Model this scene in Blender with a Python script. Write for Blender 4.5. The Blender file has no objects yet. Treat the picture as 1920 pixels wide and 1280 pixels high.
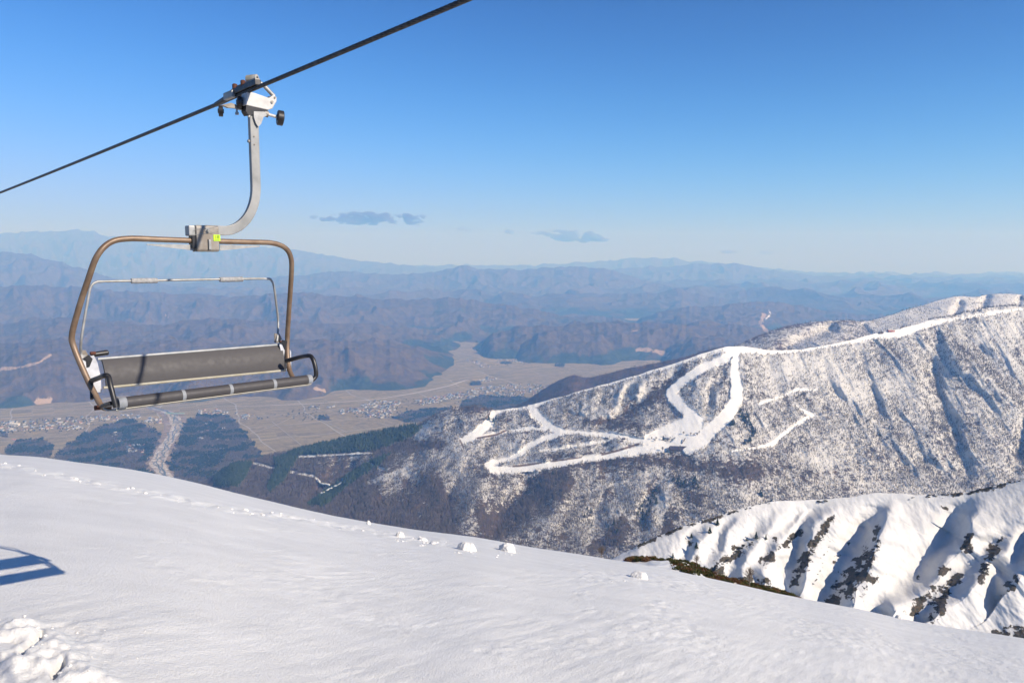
import bpy, bmesh, math, random
import numpy as np
from mathutils import Vector, Matrix

random.seed(7)
RNG = np.random.default_rng(11)
C = bpy.context.scene.collection
R = math.radians

# ------------------------------------------------------------------ camera geometry (eye at the origin, looking along +Y)
F = 1450.0
PITCH = math.atan(155.0 / F)
cp, sp = math.cos(PITCH), math.sin(PITCH)

def kd(px, py):
    """pixel of the photograph -> (x/y, z/y) of the ray"""
    dx = (np.asarray(px, float) - 960) / F
    dz = -(np.asarray(py, float) - 640) / F
    yy = cp + dz * sp
    return dx / yy, (-sp + dz * cp) / yy

def proj(x, y, z):
    fwd = y * cp - z * sp
    up = y * sp + z * cp
    return 960 + F * x / fwd, 640 - F * up / fwd

def at(px, py, Y):
    k, s = kd(px, py)
    return Vector((float(k * Y), float(Y), float(s * Y)))

SUN_EL, SUN_AZ = 32.0, 122.0      # azimuth clockwise from +Y

# ------------------------------------------------------------------ noise
def _grad(seed):
    r = np.random.default_rng(seed)
    a = r.random((256, 256)) * 2 * np.pi
    return np.cos(a), np.sin(a)
_G = {}
def perlin(x, y, seed=0):
    if seed not in _G: _G[seed] = _grad(seed)
    gx, gy = _G[seed]
    x = np.asarray(x, float); y = np.asarray(y, float)
    xi = np.floor(x).astype(int); yi = np.floor(y).astype(int)
    xf = x - xi; yf = y - yi
    u = xf * xf * xf * (xf * (xf * 6 - 15) + 10); v = yf * yf * yf * (yf * (yf * 6 - 15) + 10)
    def g(i, j):
        a = (xi + i) & 255; b = (yi + j) & 255
        return gx[a, b] * (xf - i) + gy[a, b] * (yf - j)
    n0 = g(0, 0) * (1 - u) + g(1, 0) * u
    n1 = g(0, 1) * (1 - u) + g(1, 1) * u
    return (n0 * (1 - v) + n1 * v) * 1.5
def fbm(x, y, o=4, seed=0, gain=.5):
    s = 0; a = 1
    for i in range(o):
        s = s + a * perlin(x * 2 ** i + 17.3 * i, y * 2 ** i - 9.1 * i, seed + i); a *= gain
    return s
def ridged(x, y, o=4, seed=0, gain=.5):
    s = 0; a = 1; n = 0; w = 1
    for i in range(o):
        r = 1 - np.abs(perlin(x * 2 ** i + 7.7 * i, y * 2 ** i + 3.1 * i, seed + i)) * 1.6
        r = np.clip(r, 0, 1) ** 2
        s = s + a * r * w; n += a; w = np.clip(r * 1.4, 0, 1); a *= gain
    return s / n
def sstep(a, b, x):
    t = np.clip((x - a) / (b - a), 0, 1); return t * t * (3 - 2 * t)
def interp(pts, x):
    p = np.array(pts, float); return np.interp(x, p[:, 0], p[:, 1])
def sinterp(pts, x):
    """smooth (Catmull-Rom like) interpolation through points"""
    p = np.array(pts, float); xs = p[:, 0]; ys = p[:, 1]
    m = np.gradient(ys, xs)
    x = np.clip(x, xs[0], xs[-1]); i = np.clip(np.searchsorted(xs, x) - 1, 0, len(xs) - 2)
    h = xs[i + 1] - xs[i]; t = (x - xs[i]) / h
    return ((2*t**3-3*t**2+1)*ys[i] + (t**3-2*t**2+t)*h*m[i] + (-2*t**3+3*t**2)*ys[i+1] + (t**3-t**2)*h*m[i+1])
def pdist(PX, PY, pts, full=False):
    """signed distance to a polyline (px), the interpolated third value and the position along it"""
    if PX.size > 50000 and not full:
        xs = [p[0] for p in pts]; ys = [p[1] for p in pts]; mg = 6 * max([p[2] for p in pts] if len(pts[0]) > 2 else [10]) + 30
        m = (PX > min(xs) - mg) & (PX < max(xs) + mg) & (PY > min(ys) - mg) & (PY < max(ys) + mg)
        out = [np.full(PX.shape, 1e9), np.ones(PX.shape), np.ones(PX.shape), np.zeros(PX.shape)]
        if m.any():
            for o_, r_ in zip(out, pdist(PX[m], PY[m], pts, True)): o_[m] = r_
        return out
    best = np.full(PX.shape, 1e9); sg = np.zeros(PX.shape); wv = np.zeros(PX.shape); al = np.zeros(PX.shape)
    n = len(pts) - 1
    for i in range(n):
        a = pts[i]; b = pts[i + 1]
        dx, dy = b[0] - a[0], b[1] - a[1]; L2 = dx * dx + dy * dy
        t = np.clip(((PX - a[0]) * dx + (PY - a[1]) * dy) / L2, 0, 1)
        ex = PX - a[0] - t * dx; ey = PY - a[1] - t * dy
        d = np.hypot(ex, ey); m = d < best
        best = np.where(m, d, best); sg = np.where(m, np.sign(dx * ey - dy * ex), sg)
        if len(a) > 2: wv = np.where(m, a[2] + t * (b[2] - a[2]), wv)
        al = np.where(m, (i + t) / n, al)
    return best, sg, wv, al
def inpoly(PX, PY, poly):
    c = np.zeros(PX.shape, bool); n = len(poly)
    for i in range(n):
        x0, y0 = poly[i]; x1, y1 = poly[(i + 1) % n]
        if y0 == y1: continue
        m = ((y0 > PY) != (y1 > PY)) & (PX < (x1 - x0) * (PY - y0) / (y1 - y0) + x0)
        c ^= m
    return c

# ------------------------------------------------------------------ node helper
class NT:
    def __init__(s, name):
        s.m = bpy.data.materials.new(name); s.m.use_nodes = True
        s.t = s.m.node_tree; s.t.nodes.clear()
        s.out = s.n('ShaderNodeOutputMaterial')
    def n(s, typ, ins=None, **kw):
        nd = s.t.nodes.new(typ)
        for k, v in kw.items(): setattr(nd, k, v)
        for k, v in (ins or {}).items(): s.set(nd, k, v)
        return nd
    def set(s, nd, k, v):
        sock = nd.inputs[k]
        if isinstance(v, bpy.types.NodeSocket): s.t.links.new(v, sock)
        elif isinstance(v, bpy.types.Node): s.t.links.new(v.outputs[0], sock)
        else:
            if isinstance(v, (tuple, list)) and len(v) == 3 and sock.type == 'RGBA': v = (*v, 1)
            sock.default_value = v
    def noise(s, vec, scale, detail=4, rough=.55, dist=0):
        return s.n('ShaderNodeTexNoise', {'Vector': vec, 'Scale': scale, 'Detail': detail, 'Roughness': rough, 'Distortion': dist}).outputs['Fac']
    def ramp(s, fac, a, b):
        return s.n('ShaderNodeMapRange', {'Value': fac, 'From Min': a, 'From Max': b, 'To Min': 0., 'To Max': 1.}).outputs['Result']
    def mix(s, fac, a, b, blend='MIX'):
        nd = s.n('ShaderNodeMix', data_type='RGBA', blend_type=blend)
        s.set(nd, 0, fac); s.set(nd, 6, a); s.set(nd, 7, b); return nd.outputs[2]
    def math(s, op, a, b=0., clamp=False):
        nd = s.n('ShaderNodeMath', operation=op, use_clamp=clamp); s.set(nd, 0, a); s.set(nd, 1, b); return nd.outputs[0]
    def pos(s, coord='Object', scale=(1, 1, 1), rot=(0, 0, 0)):
        tc = s.n('ShaderNodeTexCoord')
        return s.n('ShaderNodeMapping', {'Vector': tc.outputs[coord], 'Scale': scale, 'Rotation': rot}).outputs[0]
    def attr(s, name='mask'):
        a = s.n('ShaderNodeAttribute', attribute_name=name)
        return s.n('ShaderNodeSeparateColor', {'Color': a.outputs['Color']}).outputs
    def bump(s, h, strength=1., dist=.01, normal=None):
        b = s.n('ShaderNodeBump', {'Height': h, 'Strength': strength, 'Distance': dist})
        if normal: s.set(b, 'Normal', normal)
        return b.outputs[0]
    def surf(s, color, rough=.8, metal=0., normal=None, spec=.3):
        p = s.n('ShaderNodeBsdfPrincipled', {'Base Color': color, 'Roughness': rough, 'Metallic': metal, 'Specular IOR Level': spec})
        if normal is not None: s.set(p, 'Normal', normal)
        s.t.links.new(p.outputs[0], s.out.inputs['Surface']); return s.m

def simple(name, a, b, scale=8., rough=.5, metal=0., bump=.0, bscale=None, bdist=.002, spec=.4):
    t = NT(name); P = t.pos()
    f = t.ramp(t.noise(P, scale, 5, .6), .38, .64)
    nrm = t.bump(t.noise(P, bscale or scale * 6, 4), bump, bdist) if bump else None
    r = t.n('ShaderNodeMapRange', {'Value': t.noise(P, scale * 2.3, 3), 'To Min': rough * .8, 'To Max': min(1., rough * 1.25)}).outputs[0]
    return t.surf(t.mix(f, a, b), r, metal, nrm, spec)

# ------------------------------------------------------------------ object helpers
def link(name, me, mats, parent=None, smooth=True):
    o = bpy.data.objects.new(name, me); C.objects.link(o)
    for m in (mats if isinstance(mats, (list, tuple)) else [mats]): me.materials.append(m)
    if parent: o.parent = parent
    if smooth: me.polygons.foreach_set('use_smooth', [True] * len(me.polygons))
    return o
def tag(o, label=None, cat=None, group=None, kind=None):
    if label: o['label'] = label
    if cat: o['category'] = cat
    if group: o['group'] = group
    if kind: o['kind'] = kind
    return o
def npmesh(name, V, Fc):
    """vertices (n,3), faces (m,3|4)"""
    V = np.ascontiguousarray(V, np.float32); Fc = np.ascontiguousarray(Fc, np.int32)
    me = bpy.data.meshes.new(name); n, q = Fc.shape
    me.vertices.add(len(V)); me.vertices.foreach_set('co', V.ravel())
    me.loops.add(n * q); me.loops.foreach_set('vertex_index', Fc.ravel())
    me.polygons.add(n); me.polygons.foreach_set('loop_start', np.arange(0, n * q, q, dtype=np.int32))
    try: me.polygons.foreach_set('loop_total', np.full(n, q, np.int32))
    except Exception: pass
    me.update(); me.validate(); return me
def gridmesh(name, X, Y, Z, mask=None):
    r, c = X.shape
    idx = np.arange(r * c).reshape(r, c)
    Fc = np.stack([idx[:-1, :-1], idx[:-1, 1:], idx[1:, 1:], idx[1:, :-1]], -1).reshape(-1, 4)
    me = npmesh(name, np.stack([X, Y, Z], -1).reshape(-1, 3), Fc)
    if mask is not None:
        a = me.color_attributes.new('mask', 'FLOAT_COLOR', 'POINT')
        col = np.zeros((r * c, 4), np.float32); col[:, 3] = 1
        for i, m in enumerate(mask): col[:, i] = np.clip(m, 0, 1).reshape(-1)
        a.data.foreach_set('color', col.ravel())
    return me

class MB:
    """collects shapes into one mesh"""
    def __init__(s): s.v = []; s.f = []; s.mi = []
    def add(s, vs, fs, mi=0):
        o = len(s.v); s.v += [tuple(v) for v in vs]; s.f += [tuple(i + o for i in f) for f in fs]; s.mi += [mi] * len(fs)
    def box(s, c, h, rot=None, mi=0, bev=0):
        bm = bmesh.new(); bmesh.ops.create_cube(bm, size=2)
        for v in bm.verts: v.co = Vector((v.co.x * h[0], v.co.y * h[1], v.co.z * h[2]))
        if bev: bmesh.ops.bevel(bm, geom=bm.edges[:], offset=bev, segments=2, affect='EDGES', profile=.6)
        M = rot or Matrix(); c = Vector(c); bm.verts.ensure_lookup_table()
        s.add([M @ v.co + c for v in bm.verts], [[v.index for v in f.verts] for f in bm.faces], mi); bm.free()
    def tube(s, pts, r, seg=12, mi=0, caps=True, rs=None, sq=None, up=None):
        pts = [Vector(p) for p in pts]; n = len(pts)
        T = [(pts[min(i + 1, n - 1)] - pts[max(i - 1, 0)]).normalized() for i in range(n)]
        if up is None:
            up = Vector((0, 0, 1)) if abs(T[0].z) < .9 else Vector((1, 0, 0))
        N = (up - T[0] * up.dot(T[0])).normalized(); vs = []
        for i in range(n):
            N = (N - T[i] * N.dot(T[i])).normalized(); B = T[i].cross(N)
            rr = rs[i] if rs else r
            if sq:   # rectangular section, half sizes along N and B
                for a, b in ((1, 1), (-1, 1), (-1, -1), (1, -1)):
                    vs.append(pts[i] + N * sq[0] * a + B * sq[1] * b)
            else:
                for j in range(seg):
                    a = 2 * math.pi * j / seg
                    vs.append(pts[i] + (N * math.cos(a) + B * math.sin(a)) * rr)
        m = 4 if sq else seg
        fs = [[i * m + j, i * m + (j + 1) % m, (i + 1) * m + (j + 1) % m, (i + 1) * m + j] for i in range(n - 1) for j in range(m)]
        if caps: fs += [list(range(m))[::-1], [(n - 1) * m + j for j in range(m)]]
        s.add(vs, fs, mi)
    def prism(s, poly, d, mi=0):
        """poly: list of 3D points (planar), extruded by vector d"""
        n = len(poly); d = Vector(d); p = [Vector(q) for q in poly]
        s.add([q for q in p] + [q + d for q in p], [list(range(n))[::-1], list(range(n, 2 * n))] + [[i, (i + 1) % n, n + (i + 1) % n, n + i] for i in range(n)], mi)
    def build(s, name, mats, parent=None, smooth=False, bevel=0, auto=None):
        me = bpy.data.meshes.new(name); me.from_pydata(s.v, [], s.f); me.update()
        bm = bmesh.new(); bm.from_mesh(me); bmesh.ops.recalc_face_normals(bm, faces=bm.faces[:]); bm.to_mesh(me); bm.free()
        me.polygons.foreach_set('material_index', s.mi)
        o = link(name, me, mats, parent, smooth)
        if smooth: me.set_sharp_from_angle(angle=R(auto or 40))
        return o
def smooth_path(pts, rad, n=6):
    """round the corners of a polyline with radius-like fillets"""
    P = [Vector(p) for p in pts]; out = [P[0]]
    for i in range(1, len(P) - 1):
        a, b, c = P[i - 1], P[i], P[i + 1]
        ra = min(rad, (a - b).length * .48, (c - b).length * .48)
        p0 = b + (a - b).normalized() * ra; p2 = b + (c - b).normalized() * ra
        for j in range(n + 1):
            t = j / n; out.append(p0 * (1 - t) ** 2 + b * 2 * t * (1 - t) + p2 * t * t)
    out.append(P[-1]); return out

import os
Q = 1.0
SKY_AIR, SKY_DUST, SKY_OZ, SKY_STR = 1.0, .0, 4.0, .1
SKY_KNEE = (3.4, 3.6, 6.0)
SKY_TINT = (.100, .122, .087)
EXPO = .8
SUN_COL = (1, .94, .88)
SNOW_A = .925
SUN_STR = 3.6
HAZE_D = 8.6e-5
HAZE_COL = (.20, .475, 1.0)
HAZE_TOP = 1420.


# ================================================================== camera, sun, sky
cam_d = bpy.data.cameras.new('camera'); cam = bpy.data.objects.new('camera', cam_d); C.objects.link(cam)
cam_d.sensor_width = 36; cam_d.lens = F / 1920 * 36; cam_d.clip_start = .1; cam_d.clip_end = 300000
cam.rotation_euler = (math.pi / 2 - PITCH, 0, 0)
sc = bpy.context.scene; sc.camera = cam
sc.render.resolution_x, sc.render.resolution_y = 1024, 682
sc.view_settings.view_transform = 'Standard'; sc.view_settings.look = 'None'; sc.view_settings.exposure = EXPO; sc.view_settings.gamma = 1
sc.render.engine = 'CYCLES'
cy = sc.cycles; cy.use_denoising = True; cy.max_bounces = 4; cy.diffuse_bounces = 2; cy.glossy_bounces = 2
cy.transparent_max_bounces = 8; cy.volume_bounces = 2; cy.use_adaptive_sampling = True; cy.adaptive_threshold = .01
try: cy.denoiser = 'OPENIMAGEDENOISE'
except Exception: pass

w = bpy.data.worlds.new('World'); sc.world = w; w.use_nodes = True
nt = w.node_tree; bg = nt.nodes['Background']
sky = nt.nodes.new('ShaderNodeTexSky'); sky.sky_type = 'NISHITA'; sky.sun_disc = False
sky.sun_elevation = R(SUN_EL); sky.sun_rotation = R(SUN_AZ); sky.altitude = 1600; sky.air_density = SKY_AIR; sky.dust_density = SKY_DUST; sky.ozone_density = SKY_OZ
sep = nt.nodes.new('ShaderNodeSeparateColor'); cmb = nt.nodes.new('ShaderNodeCombineColor'); nt.links.new(sky.outputs[0], sep.inputs[0])
for i_ in range(3):      # clear-air grading of the sky: each channel's contrast and level
    def M_(op, x, y):
        m__ = nt.nodes.new('ShaderNodeMath'); m__.operation = op
        for j_, v_ in enumerate((x, y)):
            if isinstance(v_, (int, float)): m__.inputs[j_].default_value = v_
            else: nt.links.new(v_, m__.inputs[j_])
        return m__.outputs[0]
    up_ = M_('POWER', sep.outputs[i_], 2.7)
    dn_ = M_('ADD', M_('POWER', M_('DIVIDE', sep.outputs[i_], SKY_KNEE[i_]), 2.7), 1.0)
    nt.links.new(M_('MULTIPLY', M_('DIVIDE', up_, dn_), SKY_TINT[i_]), cmb.inputs[i_])
nt.links.new(cmb.outputs[0], bg.inputs[0])
bg.inputs[1].default_value = SKY_STR

sd = bpy.data.lights.new('sun', 'SUN'); sun = bpy.data.objects.new('sun', sd); C.objects.link(sun)
sd.energy = SUN_STR; sd.angle = R(.5); sd.color = SUN_COL
az, el = R(SUN_AZ), R(SUN_EL)
S = Vector((math.sin(az) * math.cos(el), math.cos(az) * math.cos(el), math.sin(el)))
sun.rotation_euler = S.to_track_quat('Z', 'Y').to_euler(); sun.location = S * 50

# ================================================================== materials of the land
def m_snow_near():
    t = NT('near_snow'); P = t.pos('Object', rot=(0, 0, R(-60)), scale=(.4, 1, 1)); P0 = t.pos('Object')
    f = t.ramp(t.noise(P, 1.3, 5, .6), .35, .7)
    col = t.mix(f, (.80 * SNOW_A, .79 * SNOW_A, .75 * SNOW_A), (.885 * SNOW_A, .875 * SNOW_A, .83 * SNOW_A))
    n1 = t.noise(P, 6.5, 6, .68); n2 = t.noise(P0, 26, 5, .7); n3 = t.noise(P0, 75, 4, .7)
    b = t.bump(n1, .6, .020); b = t.bump(n2, .8, .022, b); b = t.bump(n3, .7, .009, b)
    return t.surf(col, .55, 0, b, .35)

def m_mountain():
    """snow with brown leafless ground; mask: R snow cover, G groomed piste, B bare earth cut"""
    t = NT('mountain_ground'); P = t.pos('Object'); a = t.attr()
    n = t.noise(P, .045, 5, .7); n2 = t.noise(P, .16, 4, .7)
    nn = t.math('ADD', t.math('MULTIPLY', n, .55), t.math('MULTIPLY', n2, .45))
    cov = t.math('ADD', a[0], t.math('MULTIPLY', t.math('SUBTRACT', nn, .5), 2.6))
    cov = t.ramp(cov, .42, .58)
    brush = t.mix(t.ramp(t.noise(P, .02, 4), .4, .6), (.115, .08, .062), (.075, .058, .05))
    col = t.mix(cov, brush, (.68 * SNOW_A, .67 * SNOW_A, .64 * SNOW_A))
    pist = t.mix(t.ramp(t.noise(P, .06, 4), .35, .65), (.86, .85, .80), (.92, .91, .86))
    col = t.mix(a[1], col, pist)
    col = t.mix(a[2], col, (.17, .115, .08))
    hb = t.math('MULTIPLY', t.noise(P, .12, 5, .7), t.math('SUBTRACT', 1., t.math('MULTIPLY', a[1], .85)))
    return t.surf(col, .85, 0, t.bump(hb, .8, 7.), .15)

def m_near_ridge():
    """R exposed scrub/earth"""
    t = NT('ridge_snow'); P = t.pos('Object'); a = t.attr()
    n = t.noise(P, .12, 6, .68); n2 = t.noise(P, .55, 4, .7)
    nn = t.math('ADD', t.math('MULTIPLY', n, .6), t.math('MULTIPLY', n2, .4))
    e = t.ramp(t.math('ADD', a[0], t.math('MULTIPLY', t.math('SUBTRACT', nn, .5), 2.4)), .52, .60)
    scrub = t.mix(t.ramp(t.noise(P, .6, 4), .42, .58), (.10, .075, .05), (.045, .045, .03))
    col = t.mix(e, t.mix(t.ramp(n, .4, .6), (.65 * SNOW_A, .645 * SNOW_A, .62 * SNOW_A), (.73 * SNOW_A, .72 * SNOW_A, .69 * SNOW_A)), scrub)
    b = t.bump(n, .5, .8); b = t.bump(t.noise(P, .5, 5, .7), .6, .35, b); b = t.bump(t.math('MULTIPLY', e, t.noise(P, 1.5, 4)), .8, 1., b)
    return t.surf(col, .7, 0, b, .2)

def m_hills(name='wooded_hills', snow=False):
    """R evergreen share, G pale clearing, B snow"""
    t = NT(name); P = t.pos('Object'); a = t.attr()
    n = t.noise(P, .0011, 6, .62, .6); f = t.noise(P, .011, 5, .7); g = t.noise(P, .03, 3, .7)
    brown = t.mix(t.ramp(f, .38, .62), (.070, .050, .035), (.122, .087, .054))
    green = t.mix(t.ramp(f, .4, .6), (.022, .036, .028), (.042, .056, .04))
    ev = t.ramp(t.math('ADD', t.math('ADD', n, t.math('MULTIPLY', f, .35)), a[0]), .84, .91)
    col = t.mix(ev, brown, green)
    col = t.mix(t.math('MULTIPLY', t.ramp(g, .62, .75), .35), col, (.30, .22, .16))
    cl = t.ramp(t.math('ADD', a[1], t.math('MULTIPLY', t.math('SUBTRACT', f, .5), 1.5)), .5, .6)
    col = t.mix(cl, col, (.36, .27, .20))
    sn = t.ramp(t.math('ADD', a[2], t.math('MULTIPLY', t.math('SUBTRACT', f, .5), 2.)), .45, .75)
    col = t.mix(sn, col, (.8, .8, .82))
    b = t.bump(t.noise(P, .006, 4, .6), .7, 40.); b = t.bump(f, .7, 22., b); b = t.bump(g, .8, 9., b)
    return t.surf(col, .95, 0, b, .1)

def m_fields():
    t = NT('farm_fields')
    P = t.pos('Object', rot=(0, 0, R(-28)))
    w_ = t.n('ShaderNodeVectorMath', {0: P, 1: t.n('ShaderNodeVectorMath', {0: t.n('ShaderNodeTexNoise', {'Vector': P, 'Scale': .0012, 'Detail': 2.}).outputs['Color'], 1: (260., 260., 0.)}, operation='MULTIPLY').outputs[0]}, operation='ADD').outputs[0]
    def brick(wd, h, mort, c1, c2, cm, bias=0.):
        return t.n('ShaderNodeTexBrick', {'Vector': w_, 'Color1': c1, 'Color2': c2, 'Mortar': cm, 'Scale': 1., 'Mortar Size': mort, 'Mortar Smooth': .2, 'Bias': bias, 'Brick Width': wd, 'Row Height': h}, offset=.0)
    paddy = brick(120., 42., 1.6, (.165, .13, .06), (.36, .295, .155), (.34, .315, .25))
    tint = brick(240., 126., 0., (.85, .86, .82), (1.1, 1.04, .95), (1, 1, 1))
    road = brick(480., 378., 5.0, (0, 0, 0), (0, 0, 0), (1, 1, 1))
    n = t.noise(P, .0015, 5, .6); f = t.noise(P, .02, 4, .7)
    col = t.mix(1., paddy.outputs[0], tint.outputs[0], 'MULTIPLY')
    col = t.mix(t.ramp(n, .40, .62), col, t.mix(t.ramp(f, .35, .65), (.165, .128, .065), (.34, .27, .15)))
    col = t.mix(t.math('MULTIPLY', t.ramp(f, .35, .7), .35), col, (.33, .26, .18))
    col = t.mix(t.math('MULTIPLY', t.ramp(road.outputs[0], .4, .6), .75), col, (.40, .385, .36))
    return t.surf(col, .95, 0, t.bump(f, .3, 1.5), .1)

def leafless(name='bare_twigs', a=(.13, .105, .09), b=(.20, .17, .15)):
    t = NT(name); P = t.pos('Object')
    return t.surf(t.mix(t.ramp(t.noise(P, .03, 3), .35, .65), a, b), .9, 0, None, .1)
def needles(name='conifer_needles', a=(.018, .034, .020), b=(.058, .082, .042), sc_=.05):
    t = NT(name); P = t.pos('Object')
    return t.surf(t.mix(t.ramp(t.noise(P, sc_, 4, .7), .35, .65), a, b), .9, 0, None, .15)
M_SNOW, M_MTN, M_RIDGE, M_HILL, M_FIELD = m_snow_near(), m_mountain(), m_near_ridge(), m_hills(), m_fields()
M_TWIG, M_NEEDLE = leafless(), needles()
M_WOODGREEN = needles('valley_evergreens', (.012, .024, .015), (.040, .052, .028), .012)
M_BARK = simple('bark', (.10, .075, .055), (.16, .12, .09), 2., .9)
M_TRACK = simple('pale_track', (.36, .33, .29), (.50, .46, .40), .01, .9)

# ================================================================== scattering on a terrain grid
class Terrain:
    def __init__(s, PX, PY, X, Y, Z): s.PX, s.PY, s.X, s.Y, s.Z = PX, PY, X, Y, Z
    def scatter(s, n, dens):
        """random surface points, area weighted by the density grid; returns (n,3)"""
        ex = np.hypot(s.X[:-1, 1:] - s.X[:-1, :-1], s.Y[:-1, 1:] - s.Y[:-1, :-1])
        ey = np.hypot(np.hypot(s.X[1:, :-1] - s.X[:-1, :-1], s.Y[1:, :-1] - s.Y[:-1, :-1]), 0)
        wgt = (ex * ey * dens[:-1, :-1]).ravel(); wgt = wgt / wgt.sum()
        i = RNG.choice(len(wgt), n, p=wgt); r, c = np.divmod(i, s.X.shape[1] - 1)
        a, b = RNG.random(n), RNG.random(n)
        def L(G): return (G[r, c] * (1 - a) + G[r, c + 1] * a) * (1 - b) + (G[r + 1, c] * (1 - a) + G[r + 1, c + 1] * a) * b
        return np.stack([L(s.X), L(s.Y), L(s.Z)], -1)
    def point(s, px, py):
        i = np.argmin((s.PX - px) ** 2 + (s.PY - py) ** 2)
        r, c = np.unravel_index(i, s.PX.shape); return Vector((float(s.X[r, c]), float(s.Y[r, c]), float(s.Z[r, c])))

def twig_mesh(name, P, hgt, wid, nb=9, spread=.45):
    """bare trees: a trunk blade and nb slender twigs each"""
    n = len(P); H = hgt * (.6 + .7 * RNG.random(n))
    z0 = (.12 + .5 * RNG.random((n, nb))) * H[:, None]; L = (.35 + .35 * RNG.random((n, nb))) * H[:, None]
    a = RNG.random((n, nb)) * 2 * np.pi; ln = spread * (.3 + RNG.random((n, nb)))
    d = np.stack([np.cos(a) * ln, np.sin(a) * ln, np.ones_like(a)], -1); d /= np.linalg.norm(d, axis=-1, keepdims=True)
    z0[:, 0] = -.5; L[:, 0] = H; d[:, 0] = (0, 0, 1)
    b = RNG.random((n, nb)) * 2 * np.pi; s = np.stack([np.cos(b), np.sin(b), 0 * b], -1) * (wid * (.6 + .8 * RNG.random((n, nb, 1))))
    o = P[:, None, :] + np.stack([0 * z0, 0 * z0, z0], -1)
    tip = o + d * L[..., None]
    # widest in the middle: a thin kite, two triangles as a quad
    mid = o + d * (L * .55)[..., None]
    V = np.stack([o, mid - s, tip, mid + s], 2).reshape(-1, 3)
    return npmesh(name, V, np.arange(n * nb * 4).reshape(-1, 4))

def cone_wood_mesh(name, P, hgt, rad, sides=5):
    """many small evergreens: ragged tiers"""
    n = len(P); H = hgt * (.55 + .7 * RNG.random(n)); Rr = rad * (.7 + .6 * RNG.random(n)); vs = []; fs = []; base = 0
    for (z0, z1, r) in ((.05, .62, 1.), (.38, 1., .66)):
        a = np.arange(sides) * 2 * np.pi / sides + RNG.random((n, 1)) * 6.28
        rr = r * Rr[:, None] * (.7 + .6 * RNG.random((n, sides)))
        ring = np.stack([P[:, None, 0] + np.cos(a) * rr, P[:, None, 1] + np.sin(a) * rr, P[:, None, 2] + H[:, None] * (z0 + .12 * RNG.random((n, sides)))], -1)
        top = P + np.stack([0 * H, 0 * H, H * z1], -1)
        V = np.concatenate([ring, top[:, None, :]], 1)
        idx = base + np.arange(n)[:, None] * (sides + 1)
        for j in range(sides): fs.append(np.stack([idx[:, 0] + j, idx[:, 0] + (j + 1) % sides, idx[:, 0] + sides], -1))
        vs.append(V.reshape(-1, 3)); base += n * (sides + 1)
    return npmesh(name, np.concatenate(vs), np.concatenate(fs))

def blob_wood_mesh(name, P, hgt, rad, nb=10):
    """broad evergreens/mixed wood seen from far: clusters of small tilted leaf faces"""
    n = len(P); H = hgt * (.6 + .7 * RNG.random(n)); q = RNG.normal(size=(n, nb, 3)); q /= np.linalg.norm(q, axis=-1, keepdims=True)
    cen = P[:, None, :] + q * (rad * np.array([1, 1, .8])) * (.5 + .5 * RNG.random((n, nb, 1))); cen[..., 2] += H[:, None] * .6
    u = RNG.normal(size=(n, nb, 3)); v = np.cross(q, u); v /= np.linalg.norm(v, axis=-1, keepdims=True); u = np.cross(q, v)
    s = rad * .55 * (.6 + .8 * RNG.random((n, nb, 1)))
    V = np.stack([cen - u * s, cen - v * s, cen + u * s, cen + v * s], 2).reshape(-1, 3)
    return npmesh(name, V, np.arange(n * nb * 4).reshape(-1, 4))

# ================================================================== the snow slope at our feet
SKY0 = [(-700, 800), (-300, 836), (0, 852), (60, 855), (150, 866), (250, 881), (350, 901), (450, 926), (540, 947), (620, 966), (760, 990), (900, 1008), (1000, 1026), (1130, 1046), (1200, 1057), (1350, 1088), (1500, 1121), (1600, 1139), (1700, 1162), (1800, 1180), (1920, 1197), (2300, 1262), (2700, 1325)]
_px = np.array([p[0] for p in SKY0], float); _k, _s = kd(_px, [p[1] for p in SKY0])
Z0, YT = 3.5, 36.
CC = Z0 / YT ** 2
def snow_z(x, y):
    yy = np.maximum(y, 2.5)
    k = np.clip(x / yy, _k[0], _k[-1])
    s = sinterp(np.stack([_k, _s], -1), k)
    B = -s - 2 * math.sqrt(CC * Z0)
    z = -Z0 - B * yy - CC * yy * yy
    return z
LUMPS = []
def snow_detail(x, y):
    d = .018 * fbm(x / 3.1, y / 3.1, 3, 5) + .05 * fbm(x / 9, y / 9, 2, 25)
    c, s = math.cos(R(60)), math.sin(R(60)); a = (x * c + y * s); b = (-x * s + y * c)
    str_ = fbm(a / 1.3, b / .28, 4, 31, .55)
    d += .009 * str_ * sstep(-.6, .5, fbm(x / 5, y / 5, 2, 41))
    pat = sstep(.25, .7, fbm(a / 2.6, b / 1.1, 3, 47)); d += pat * .013 * np.clip(fbm(a / .5, b / .2, 3, 51), -.4, 1)
    return d
nc, nr = int(1150 * Q), int(760 * Q)
kk = np.linspace(-.98, .92, nc); yy = 4.2 * (110 / 4.2) ** (np.linspace(0, 1, nr) ** .92)
K, Yg = np.meshgrid(kk, yy); Xg = K * Yg
Zg = snow_z(Xg, Yg)
PXg, PYg = proj(Xg, Yg, Zg)
Zg = Zg + snow_detail(Xg, Yg)
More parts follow.
